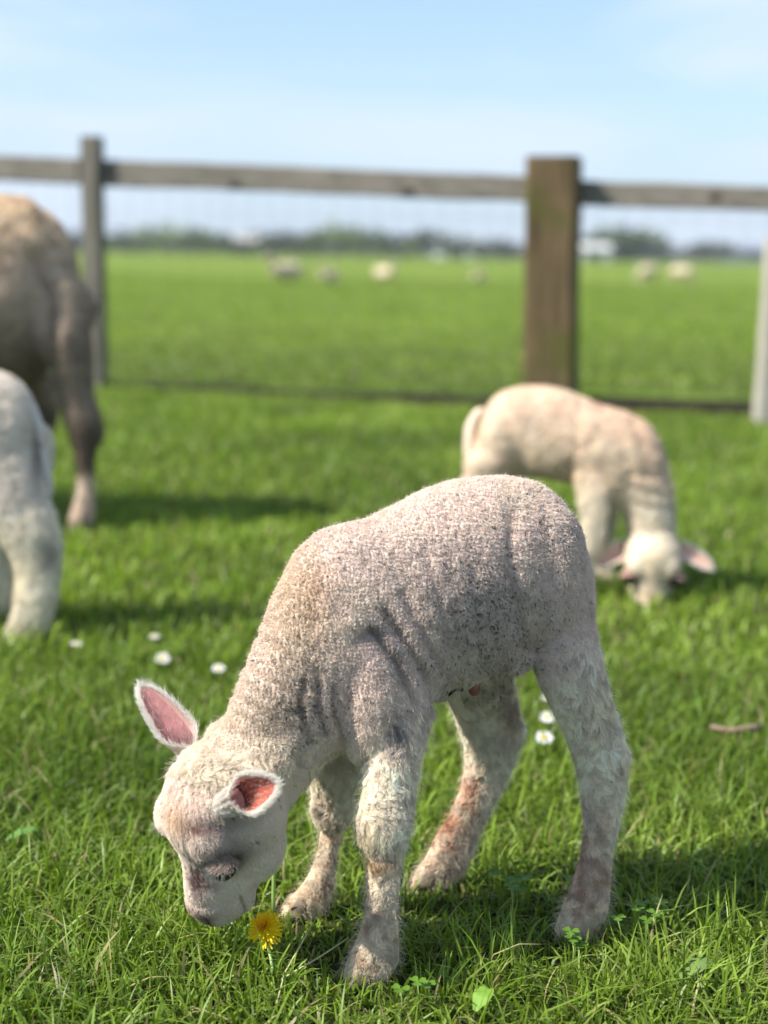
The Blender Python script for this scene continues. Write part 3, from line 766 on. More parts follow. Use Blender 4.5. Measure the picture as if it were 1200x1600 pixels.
    sets.append((strands(q, Nn[k], ln, fl, .66, .0013, .9, r, 7, .85, .0075), .00016, .00005, ck * (.95 + .2 * r.random(n))[:, None]))
    k2 = k[r.random(len(k)) < .06]; q2 = P[k2]
    sets.append((strands(q2, Nn[k2], .012 + .008 * r.random(len(k2)), down[k2] + r.normal(0, .5, (len(k2), 3)), .45, .0015, .7, r, 6), .00009, .00003, C[k2] * 1.05))
    # short face fur
    k = np.where(kind == 2)[0]; q = P[k]; m_, u_, f_ = H.loc(q)
    eye = np.minimum(np.linalg.norm(q - H(.041, .069, .026), axis=1), np.linalg.norm(q - H(-.041, .069, .026), axis=1))
    bare = (eye < .0125) | ((u_ > .140) & (f_ > 0.002) & (r.random(len(k)) < .85)); k = k[~bare]; q = q[~bare]; m_, u_, f_ = H.loc(q); n = len(k)
    fl = H.u * .9 + (H.m * np.sign(m_)[:, None]) * .5 - H.f * .35 + np.c_[vnoise(q, 60, 71), vnoise(q, 60, 72), vnoise(q, 60, 73)] * .5
    ln = (.0054 - .0030 * smoothstep(.08, .14, u_)) * (.6 + .7 * r.random(n))
    sets.append((strands(q, Nn[k], ln, fl, .60, .0005, .6, r, 5, .4, .004), .00013, .00005, C[k] * (.95 + .22 * r.random(n))[:, None]))
    # brow tufts over the eye
    Vv = V - base; set_co(me, Vv)
    body_o = bpy.data.objects.new('body', me); COL.objects.link(body_o); body_o.parent = root
    # ears (near one points at the camera and back, far one up and out)
    cv = lambda x, y, zz: x * AR + y * AD + zz * AF
    whitef = (.86, .83, .77)
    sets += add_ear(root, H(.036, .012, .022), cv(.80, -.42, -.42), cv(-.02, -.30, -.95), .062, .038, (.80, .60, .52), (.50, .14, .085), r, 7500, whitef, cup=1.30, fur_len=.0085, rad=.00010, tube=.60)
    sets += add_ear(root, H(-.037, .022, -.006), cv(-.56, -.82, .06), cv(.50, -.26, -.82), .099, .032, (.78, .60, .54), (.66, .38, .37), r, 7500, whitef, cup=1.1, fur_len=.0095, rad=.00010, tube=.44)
    sets += add_eyes(root, H, 1.0, r)
    hair_object('wool', sets, WOOL, root)
    feet = [pl(893, 1458, -.072), pl(663, 1392, .090), pl(560, 1528, -.074), pl(462, 1432, .074)]
    add_hooves(root, feet, -pl.a, .013)
    # dried navel cord and sheath
    def tube(pts, rad, seg=8):
        pts = np.array(pts); V = []; F = []
        for i, p in enumerate(pts):
            tdir = unit(pts[min(i + 1, len(pts) - 1)] - pts[max(i - 1, 0)]); x = unit(np.cross(tdir, [.3, .9, .1])); y = np.cross(tdir, x)
            for g in range(seg): V.append(p + (x * math.cos(g * 6.283 / seg) + y * math.sin(g * 6.283 / seg)) * rad[i])
        for i in range(len(pts) - 1):
            for g in range(seg):
                a_, b_ = i * seg + g, i * seg + (g + 1) % seg; F.append((a_, b_, b_ + seg, a_ + seg))
        F += [tuple(range(seg))[::-1], tuple((len(pts) - 1) * seg + g for g in range(seg))]
        return np.array(V), F
    mesh_obj('navel_cord', *tube([pl(728, 1066, -.03), pl(722, 1077, -.036), pl(712, 1076, -.04), pl(705, 1079, -.042), pl(699, 1084, -.042)], [.003, .0026, .0024, .0028, .0034]), CORD, root)
    mesh_obj('sheath', *ellipsoid(pl(741, 1074, -.03), (pl.a * .0062, pl.n * .006, np.array([0, 0, .0085]))), TEAT, root)
    print('feet z', [round(float(f[2]), 3) for f in feet], 'lamb verts', len(V), 'curves', sum(len(q[0]) for q in sets))
    return root
front_lamb()

# ------------------------------------------------------------------ the other sheep
def tuft_sets(me, n, colour, r, zleg, H=None, k=1.0, wool_len=.004, leg_len=.010, rad=.0004, a=None):
    P, Nn = sample(me, n, r); C = colour(P) * (.80 + .34 * smoothstep(-.4, .5, vnoise(P, 95, 77)))[:, None]
    inh = np.zeros(len(P), bool)
    if H is not None:
        hm, hu, hf = H.loc(P); inh = (hu > -.008 * k) & (np.abs(hm) < .08 * k) & (np.hypot(hm, hf) < .085 * k)
    leg = (P[:, 2] < zleg * (1 + .12 * vnoise(P, 30, 3))) & ~inh; w = ~leg & ~inh; out = []
    q = P[w]; fl = np.c_[vnoise(q, 160, 51), vnoise(q, 160, 52), vnoise(q, 160, 53) - .5]
    out.append((strands(q, Nn[w], wool_len * (.6 + .7 * r.random(len(q))), fl, .4, wool_len * .22, 1.1, r, 5, .7, .006), rad, rad * .5, C[w]))
    q = P[leg]; fl = np.tile([0, 0, -1.0], (len(q), 1)) + np.c_[vnoise(q, 40, 61), vnoise(q, 40, 62), vnoise(q, 40, 63) * .5] * .8
    out.append((strands(q, Nn[leg], leg_len * 1.35 * (.4 + .8 * r.random(len(q))), fl, .62, .0012, .8, r, 5, .6, .008), rad * .8, rad * .3, C[leg]))
    if inh.any():
        q = P[inh]; fl = np.tile(H.u, (len(q), 1)) + norm_rows(q - H(0, .05 * k, 0)) * .2
        out.append((strands(q, Nn[inh], .005 * k * (.6 + .6 * r.random(len(q))), fl, .6, .0004, .5, r, 4), rad * .8, rad * .3, C[inh]))
    return out
def finish_body(root, me, V, N, d, colour):
    set_co(me, V + N * d[:, None]); V, N = arrays(me); set_col(me, colour(V) * .85)
    if SKIN.name not in me.materials: me.materials.append(SKIN)
    me.polygons.foreach_set('use_smooth', [True] * len(me.polygons))
    return V
def link_body(root, me, V):
    set_co(me, V - root_loc(root)); o = bpy.data.objects.new('body', me); COL.objects.link(o); o.parent = root; return o
def leg_loft(pl, L, fur=.004, sub=4, seg=20):
    return loft([section(pl, x1, y1, x2, y2, w, t, shrink=fur * smoothstep(0, 3, i)) for i, (x1, y1, x2, y2, w, t) in enumerate(L)], sub, seg)
def world_leg(pl, s_, t_, z0, pts, w):
    """leg given in the animal's own metres: (offset along a, height, half depth)"""
    return loft([(pl.O + pl.a * (s_ + ds) + pl.n * t_ + np.array([0, 0, z]), pl.a * h, pl.n * h * w) for ds, z, h in pts], 4, 18)

def grazing_lamb():
    r = np.random.default_rng(7)
    a = unit([-.95, .31, 0]); O = gnd(930, 930); pl = Plane(O[:2], a)
    S = lambda *q, **k: section(pl, *q, **k)
    B = [(752, 668, 756, 718, .030), (762, 634, 768, 740, .050), (786, 610, 790, 744, .062), (822, 602, 828, 746, .066), (865, 605, 866, 750, .068), (905, 618, 905, 757, .068),
         (945, 634, 935, 778, .070), (985, 646, 955, 790, .062), (1020, 668, 962, 792, .056), (1042, 712, 965, 790, .050), (1050, 760, 975, 800, .044), (1052, 800, 982, 828, .040)]
    body = loft([S(*b, .06, shrink=.001) for b in B], 4, 30)
    NF = [(895, 700, 985, 710, .032, .030), (898, 745, 968, 752, .029, .018), (903, 785, 955, 790, .024, .008), (905, 825, 948, 830, .021, .004), (900, 860, 938, 864, .018, .0), (895, 890, 928, 892, .016, 0), (888, 918, 925, 922, .017, 0)]
    legs = [leg_loft(pl, NF)]
    q = lambda ds, z, h: (ds, z, h)
    fl = [q(.02, .23, .034), q(.0, .18, .026), q(-.004, .13, .021), q(0, .09, .017), q(.004, .05, .014), (-.005, .022, .017), (-.012, .012, .016)]
    hl = [q(.0, .25, .050), q(.008, .20, .040), q(.018, .165, .028), q(.030, .13, .022), q(.022, .09, .017), q(.012, .05, .015), (.0, .022, .018), (-.01, .012, .016)]
    legs.append(world_leg(pl, .010, .125, 0, fl, .9)); legs.append(world_leg(pl, .235, .02, 0, hl, .85)); legs.append(world_leg(pl, .215, .115, 0, hl, .85))
    H = HeadFrame(at_depth(1021, 845, (pl(1021, 838, .04) - C0) @ AF), (.985, .05, -.10), (-.02, 1.0, -.02))
    k = 1.10
    c1 = pl(1018, 765, .06); c2 = H(0, .010, -.02)
    parts = [body] + legs + head_parts(H, k) + [loft([(c1, AR * .042, AF * .040), ((c1 + c2) / 2, AR * .042, AF * .040), (c2, AR * .040, AF * .038)], 4, 22)]
    parts.append(ellipsoid(pl(780, 690, .02), (pl.a * .045, np.array([0, 0, .065]), pl.n * .034)))
    me = fuse(parts, .0035, 8, .6); V, N = arrays(me); V = carve_head(V, N, H, k); px, py = project(V)
    hm, hu, hf = H.loc(V); inh = (hu > -.002) & (np.abs(hm) < .08) & (np.hypot(hm, hf) < .08)
    t = (V - pl.O) @ pl.n; near = smoothstep(.07, .03, t); d = np.zeros(len(V))
    for pts, wd, dep in [([(925, 690), (945, 730), (955, 775)], 9, .004), ([(945, 670), (975, 700), (985, 750)], 10, .003), ([(990, 660), (1008, 700), (1012, 740)], 10, .003), ([(905, 640), (900, 700), (892, 745)], 8, .003),
                         ([(822, 640), (818, 700), (812, 750)], 14, .004), ([(985, 760), (1020, 772), (1050, 772)], 5, .003), ([(985, 785), (1020, 796), (1050, 792)], 5, .003), ([(985, 740), (1020, 745), (1048, 738)], 5, .003)]:
        d -= dep * np.exp(-(line_d(px, py, pts) / wd) ** 2) * near
    d += (~inh) * (fbm(V, 14, 5, 2) * .003 + fbm(V, 60, 6, 2) * .0015)
    cream = np.array([.80, .66, .50]); tan = np.array([.70, .49, .36]); white = np.array([.82, .76, .63])
    def colour(P):
        px, py = project(P); nn = fbm(P, 13, 91, 3); c = np.tile(cream, (len(P), 1)); hm, hu, hf = H.loc(P)
        inh = ((hu > -.002) & (np.abs(hm) < .08) & (np.hypot(hm, hf) < .08)).astype(float)
        def mixc(w, q):
            nonlocal c
            w = np.clip(w, 0, 1)[:, None]; c = c * (1 - w) + np.asarray(q) * w
        mixc(smoothstep(-.15, .45, nn) * .6 * smoothstep(750, 800, px), tan); mixc(smoothstep(960, 1020, px) * .35, tan)
        mixc(np.exp(-((px - 832) / 16) ** 2 - ((py - 660) / 20) ** 2) * .5, (.42, .35, .30)); mixc(np.exp(-((px - 893) / 20) ** 2 - ((py - 725) / 10) ** 2) * .7, (.32, .25, .17))
        mixc(smoothstep(.25, .18, P[:, 2]) * .8 * (1 - inh), white); mixc(inh * .7, (.78, .70, .57))
        e = lambda m0, u0, f0, w: np.exp(-((np.abs(hm) - m0) ** 2 + (hu - u0) ** 2 + (hf - f0) ** 2) / w ** 2) * inh
        mixc(e(.038 * k, .066 * k, .032 * k, .012) * 1.3, (.24, .14, .12)); mixc(e(.0, .045, .05, .030) * .35, (.74, .62, .36)); mixc(e(0, .11, .03, .022) * .6, (.62, .42, .28)); mixc(e(.009, .146, .012, .007) * .9, (.10, .05, .05))
        return c
    root = empty('lamb', (pl.O[0], pl.O[1], 0), 'cream lamb grazing head-on with both ears spread sideways, behind the nearest lamb', 'lamb')
    V = finish_body(root, me, V, N, d, colour)
    r2 = np.random.default_rng(8)
    sets = tuft_sets(me, 60000, colour, r2, .23, H, k, a=pl.a)
    link_body(root, me, V)
    cv = lambda x, y, zz: x * AR + y * AD + zz * AF
    sets += add_ear(root, H(-.034 * k, .012 * k, -.008 * k), cv(-.90, .44, -.05), cv(-.12, -.55, -.8), .080, .036, (.94, .74, .64), (.95, .66, .56), r, 2500, (.92, .88, .80), cup=.9, rad=.0003, tube=.25, mat_=EAR_PALE)
    sets += add_ear(root, H(.034 * k, .010 * k, -.008 * k), cv(.90, .44, -.05), cv(.12, -.55, -.8), .092, .034, (.94, .74, .64), (.95, .68, .58), r, 2500, (.92, .88, .82), cup=.9, rad=.0003, tube=.25, mat_=EAR_PALE)
    sets += add_eyes(root, H, k, r, lash=False, lidcol=(.42, .30, .26))
    hair_object('wool', sets, WOOL, root)
    # hanging tail
    tl = loft([(pl(748, 644, .05), pl.a * .012, pl.n * .014), (pl(738, 664, .045), pl.a * .014, pl.n * .014), (pl(734, 696, .04), pl.a * .013, pl.n * .013), (pl(735, 726, .04), pl.a * .012, pl.n * .012), (pl(738, 748, .04), pl.a * .008, pl.n * .008)], 4, 14)
    tail = mesh_obj('tail', *tl, SKIN, root); TV = tl[0]; set_col(tail.data, np.tile([.72, .58, .46], (len(TV), 1)))
    feet = [pl(905, 922, 0), pl.O + pl.a * (-.005) + pl.n * .125, pl.O + pl.a * .225 + pl.n * .02, pl.O + pl.a * .205 + pl.n * .115]
    add_hooves(root, feet, -pl.a, .012)
grazing_lamb()

def left_lamb():
    r = np.random.default_rng(17)
    pl = Plane(gnd(40, 1000)[:2], (1, .04, 0)); t0 = .055
    B = [(-330, 640, -330, 720, .045), (-300, 590, -300, 790, .062), (-240, 570, -240, 812, .070), (-170, 566, -170, 820, .074), (-100, 568, -100, 822, .074), (-30, 572, -30, 822, .070), (20, 588, 15, 830, .062), (48, 615, 42, 815, .050), (62, 660, 56, 770, .032)]
    parts = [loft([section(pl, *b, t0) for b in B], 4, 28)]
    NH = [(-75, 700, 58, 700, .038, .03), (-62, 760, 74, 760, .038, .02), (-35, 808, 90, 806, .034, .012), (0, 842, 99, 848, .028, .006), (18, 878, 97, 882, .023, .002), (22, 920, 92, 922, .0195, 0), (16, 955, 83, 962, .020, 0), (8, 982, 76, 988, .021, 0), (4, 998, 64, 1002, .018, 0)]
    parts.append(leg_loft(pl, NH, .003))
    hl = [(-.03, .28, .055), (-.02, .22, .044), (.0, .175, .032), (.014, .14, .025), (.008, .10, .019), (.0, .055, .017), (-.01, .024, .020), (-.02, .013, .017)]
    fl = [(.0, .27, .036), (.0, .21, .028), (-.004, .16, .024), (-.002, .11, .018), (.0, .06, .016), (-.006, .024, .019), (-.012, .013, .017)]
    parts.append(world_leg(pl, -.06, .11, 0, hl, .85)); parts.append(world_leg(pl, -.30, .01, 0, fl, .9)); parts.append(world_leg(pl, -.33, .11, 0, fl, .9))
    # neck and head raised, out of the frame to the left
    n0 = pl(-290, 660, t0); hp = n0 + np.array([-.13, -.02, .13])
    H = HeadFrame(hp, (.25, .0, -.97), (-.80, .55, .12)); H.f = unit(np.cross(H.m, H.u)); H.f = H.f if H.f[2] > 0 else -H.f
    z1 = np.array([0, 0, 1.0])
    parts.append(loft([(n0, (pl.a + z1) * .045, pl.n * .05), ((n0 + hp) / 2, (pl.a + z1) * .036, pl.n * .042), (hp, (pl.a + z1) * .030, pl.n * .038)], 4, 20))
    parts += head_parts(H)
    me = fuse(parts, .0042, 7, .6); V, N = arrays(me); V = carve_head(V, N, H)
    px, py = project(V); d = fbm(V, 16, 5, 2) * .003 + fbm(V, 60, 6, 2) * .0015
    grey = np.array([.74, .66, .57]); white = np.array([.88, .82, .68])
    def colour(P):
        px, py = project(P); nn = fbm(P, 15, 95, 3); c = np.tile(grey, (len(P), 1)); zz = P[:, 2]
        def mixc(w, q):
            nonlocal c
            w = np.clip(w, 0, 1)[:, None]; c = c * (1 - w) + np.asarray(q) * w
        mixc(smoothstep(-.1, .5, nn) * .4, (.50, .42, .38)); mixc(np.exp(-((px - 57) / 9) ** 2 - ((py - 705) / 60) ** 2) * .8, (.20, .16, .15)); mixc(smoothstep(.26, .18, zz) * .85, white)  # dark streak beside the tail: crease shade painted into the colour
        mixc(np.exp(-((px - 76) / 20) ** 2 - ((py - 868) / 26) ** 2) * .65, (.24, .20, .17)); mixc(np.exp(-((px - 25) / 14) ** 2 - ((py - 930) / 55) ** 2) * .4, (.76, .64, .42))
        mixc(np.exp(-((px - 45) / 30) ** 2 - ((py - 990) / 15) ** 2) * .4, (.40, .30, .25))
        return c
    root = empty('lamb', (pl.O[0], pl.O[1], 0), 'pale grey lamb cut off by the left edge, only its rump and hind leg showing', 'lamb')
    V = finish_body(root, me, V, N, d, colour)
    sets = tuft_sets(me, 60000, colour, r, .24, None, 1)
    link_body(root, me, V)
    sets += add_ear(root, H(.036, .008, -.006), H.m - H.u * .3, H.f + H.m * .2, .075, .036, (.70, .52, .46), (.66, .36, .34), r, 1500, (.8, .78, .72), rad=.0003)
    sets += add_ear(root, H(-.036, .008, -.006), -H.m - H.u * .3, H.f - H.m * .2, .075, .036, (.70, .52, .46), (.66, .36, .34), r, 1500, (.8, .78, .72), rad=.0003)
    sets += add_eyes(root, H, 1, r, lash=False, lidcol=(.4, .3, .28))
    tl = loft([(pl(46, 632, .05), pl.a * .011, pl.n * .013), (pl(57, 665, .046), pl.a * .013, pl.n * .013), (pl(65, 705, .04), pl.a * .012, pl.n * .013), (pl(72, 745, .038), pl.a * .011, pl.n * .012), (pl(76, 770, .038), pl.a * .008, pl.n * .009)], 4, 14)
    tail = mesh_obj('tail', *tl, SKIN, root); set_col(tail.data, np.tile([.60, .55, .52], (len(tl[0]), 1)))
    P, Nn = sample(tail.data, 3000, r); P = P + root_loc(root)
    sets.append((strands(P, Nn, .007 * (.6 + .6 * r.random(3000)), np.tile([0, 0, -1.0], (3000, 1)), .6, .001, .8, r, 4, .4), .0004, .0002, np.tile([.60, .54, .48], (3000, 1))))
    hair_object('wool', sets, WOOL, root)
    add_hooves(root, [pl(32, 1000, 0), pl.O + pl.a * -.075 + pl.n * .11, pl.O + pl.a * -.31 + pl.n * .01, pl.O + pl.a * -.34 + pl.n * .11], -pl.a, .013)
left_lamb()

def ewe():
    r = np.random.default_rng(27)
    pl = Plane(gnd(128, 828)[:2], (1, .05, 0)); t0 = .13
    B = [(-640, 340, -640, 500, .12), (-590, 318, -590, 580, .18), (-500, 306, -500, 612, .21), (-380, 302, -380, 622, .225), (-250, 302, -250, 624, .23), (-130, 304, -130, 620, .225), (-40, 308, -40, 612, .21), (30, 313, 25, 606, .19), (80, 340, 70, 590, .15), (112, 390, 100, 560, .11), (124, 440, 112, 520, .07)]
    parts = [loft([section(pl, *b, t0) for b in B], 4, 30)]
    NH = [(-10, 450, 130, 450, .085, .07), (30, 520, 140, 516, .075, .04), (72, 575, 143, 570, .055, .02), (90, 625, 149, 620, .042, .01), (102, 660, 162, 668, .036, .0), (112, 695, 152, 692, .028, 0), (120, 735, 148, 735, .020, 0), (119, 770, 147, 770, .020, 0), (110, 802, 147, 804, .026, 0), (108, 822, 142, 824, .022, 0)]
    parts.append(leg_loft(pl, NH, .0))
    parts.append(ellipsoid(pl(147, 676, .0), (pl.a * .026, pl.n * .022, np.array([0, 0, .036])))); parts.append(ellipsoid(pl(120, 610, .02), (pl.a * .045, pl.n * .04, np.array([0, 0, .085]))))
    hl = [(-.04, .48, .10), (-.02, .38, .075), (.0, .31, .052), (.024, .25, .040), (.018, .19, .027), (.012, .11, .023), (.0, .05, .028), (-.012, .02, .024)]
    fl = [(.0, .46, .07), (.0, .36, .05), (-.004, .27, .036), (.0, .20, .027), (.0, .11, .024), (-.006, .05, .028), (-.012, .02, .024)]
    parts.append(world_leg(pl, -.16, .27, 0, hl, .85)); parts.append(world_leg(pl, -.86, .02, 0, fl, .9)); parts.append(world_leg(pl, -.90, .24, 0, fl, .9))
    n0 = pl(-600, 400, t0); hp = n0 + np.array([-.34, -.03, -.30]); z1 = np.array([0, 0, 1.0])
    H = HeadFrame(hp, (.2, .0, -.98), (-.45, .9, .1)); H.f = unit(np.cross(H.m, H.u)); H.f = H.f if H.f[0] < 0 else -H.f
    parts.append(loft([(n0, (pl.a * -.5 + z1) * .13, pl.n * .12), ((n0 + hp) / 2 + z1 * .03, (pl.a * -.6 + z1) * .085, pl.n * .09), (hp, (pl.a * -.6 + z1) * .07, pl.n * .075)], 4, 20))
    parts += head_parts(H, 1.75)
    me = fuse(parts, .009, 8, .6); V, N = arrays(me); V = carve_head(V, N, H, 1.75)
    px, py = project(V); leg = smoothstep(.36, .28, V[:, 2])
    d = (1 - leg) * (fbm(V, 5, 5, 2) * .012 + fbm(V, 20, 6, 2) * .007)
    for pts, wd, dep in [([(55, 400), (85, 470), (78, 580)], 12, .018), ([(60, 320), (80, 380), (118, 440)], 8, .008)]: d -= dep * np.exp(-(line_d(px, py, pts) / wd) ** 2)
    def colour(P):
        px, py = project(P); nn = fbm(P, 6, 95, 3); zz = P[:, 2]; c = np.tile([.60, .48, .37], (len(P), 1))
        def mixc(w, q):
            nonlocal c
            w = np.clip(w, 0, 1)[:, None]; c = c * (1 - w) + np.asarray(q) * w
        mixc(smoothstep(.60, .76, zz + .03 * nn) * .9, (.82, .64, .44)); mixc(smoothstep(.55, .40, zz) * .6, (.24, .18, .13)); mixc(smoothstep(-.1, .5, nn) * .35, (.30, .23, .18))  # cream on the back is sunlight painted into the wool colour
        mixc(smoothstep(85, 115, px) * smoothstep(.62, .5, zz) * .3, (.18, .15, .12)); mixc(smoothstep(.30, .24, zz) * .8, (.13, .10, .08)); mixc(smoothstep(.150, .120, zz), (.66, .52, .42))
        return c
    root = empty('ewe', (pl.O[0], pl.O[1], 0), 'big brown-grey woolly ewe at the left edge, in front of the thin fence post', 'sheep')
    V = finish_body(root, me, V, N, d, colour)
    sets = tuft_sets(me, 70000, colour, r, .34, None, 1, wool_len=.012, leg_len=.010, rad=.0011)
    link_body(root, me, V)
    sets += add_ear(root, H(.06, .01, -.01), H.m * .8 - H.u * .3, H.f + H.m * .2, .12, .055, (.45, .34, .28), (.45, .28, .24), r, 800, (.5, .42, .34), rad=.0006)
    sets += add_ear(root, H(-.06, .01, -.01), -H.m * .8 - H.u * .3, H.f - H.m * .2, .12, .055, (.45, .34, .28), (.45, .28, .24), r, 800, (.5, .42, .34), rad=.0006)
    sets += add_eyes(root, H, 1.75, r, lash=False, lidcol=(.3, .2, .17))
    hair_object('wool', sets, WOOL, root)
    add_hooves(root, [pl(124, 825, 0), pl.O + pl.a * -.17 + pl.n * .27, pl.O + pl.a * -.87 + pl.n * .02, pl.O + pl.a * -.91 + pl.n * .24], -pl.a, .024)
ewe()

def far_sheep():
    r = np.random.default_rng(3)
    pl = Plane((0, 0), (1, 0, 0)); z1 = np.array([0, 0, 1.0]); Y = np.array([0, 1.0, 0]); X = np.array([1.0, 0, 0])
    wool = simple('far_fleece', (.50, .40, .28), rough=.95, noise=(4, (.66, .55, .41)), bump=.01, bscale=18, spec=.05)
    face = simple('far_sheep_skin', (.42, .33, .26), rough=.9, spec=.1)
    def make(lying):
        root = empty('field_sheep', (0, 0, 0)); h = .22 if lying else 0
        zz = lambda z: z - (.36 if lying else 0)
        b = loft([(X * x + z1 * zz(z), z1 * hz, Y * wy) for x, z, hz, wy in [(-.48, .64, .10, .09), (-.42, .63, .19, .18), (-.25, .62, .24, .23), (0, .61, .25, .25), (.25, .63, .24, .23), (.42, .65, .19, .18), (.50, .67, .10, .10)]], 4, 22)
        me = fuse([b], .03, 3, .5); V, N = arrays(me); set_co(me, V + N * (fbm(V, 7, 2, 3) * .03)[:, None])
        me.materials.append(wool); me.polygons.foreach_set('use_smooth', [True] * len(me.polygons))
        o = bpy.data.objects.new('fleece', me); COL.objects.link(o); o.parent = root
        if lying: hd = [(-.46, .44, .10, .09), (-.56, .54, .075, .07), (-.62, .60, .07, .06), (-.72, .57, .055, .045), (-.80, .53, .04, .035)]
        else: hd = [(-.44, .64, .12, .10), (-.58, .46, .085, .075), (-.66, .30, .075, .06), (-.70, .20, .06, .05), (-.72, .10, .04, .035)]
        mesh_obj('head', *loft([(X * x + z1 * z, (z1 if lying else (X * .8 + z1 * .6)) * q, Y * w) for x, z, q, w in hd], 3, 14), face, root)
        ex, ez = (-.60, .64) if lying else (-.62, .33)
        for s_ in (-1, 1): mesh_obj('ear', *ellipsoid(X * ex + z1 * ez + Y * s_ * .11, (X * .02, Y * .07, z1 * .03), 10, 6), face, root)
        if not lying:
            for x, s_ in ((-.32, -1), (-.32, 1), (.34, -1), (.34, 1)):
                mesh_obj('leg', *loft([(X * (x + q) + Y * s_ * .12 + z1 * z, X * w, Y * w) for q, z, w in [(0, .48, .06), (.01, .30, .04), (0, .15, .028), (0, .05, .03), (-.01, .01, .03)]], 2, 10), face, root)
        return root
    g, l = make(False), make(True)
    spots = [(448, 438, 'l', .75, .80, 'cream sheep lying in the far field, furthest left and biggest of the distant flock'), (515, 442, 'l', 1.1, .55, 'small cream sheep lying in the far field, second from the left of the flock'),
             (600, 437, 'l', 2.2, .62, 'greyish sheep in the far field, midway between the left pair and the thick post'), (747, 441, 'l', 1.3, .50, 'faint pale sheep in the far field, just left of the thick brown post'),
             (1012, 445, 'g', .5, .52, 'pale sheep right of the thick post, left one of the close pair'), (1064, 446, 'g', 2.7, .52, 'pale sheep right of the thick post, right one of the close pair')]
    used = set()
    for px, py, kd, rz, sc, lab in spots:
        src = g if kd == 'g' else l
        o = src if kd not in used else copy_tree(src); used.add(kd)
        p = gnd(px, py); p[2] = 0; o.location = p; o.rotation_euler = (0, 0, rz); o.scale = (sc,) * 3
        tag(o, lab, 'sheep', 'sheep scattered over the far field')
far_sheep()

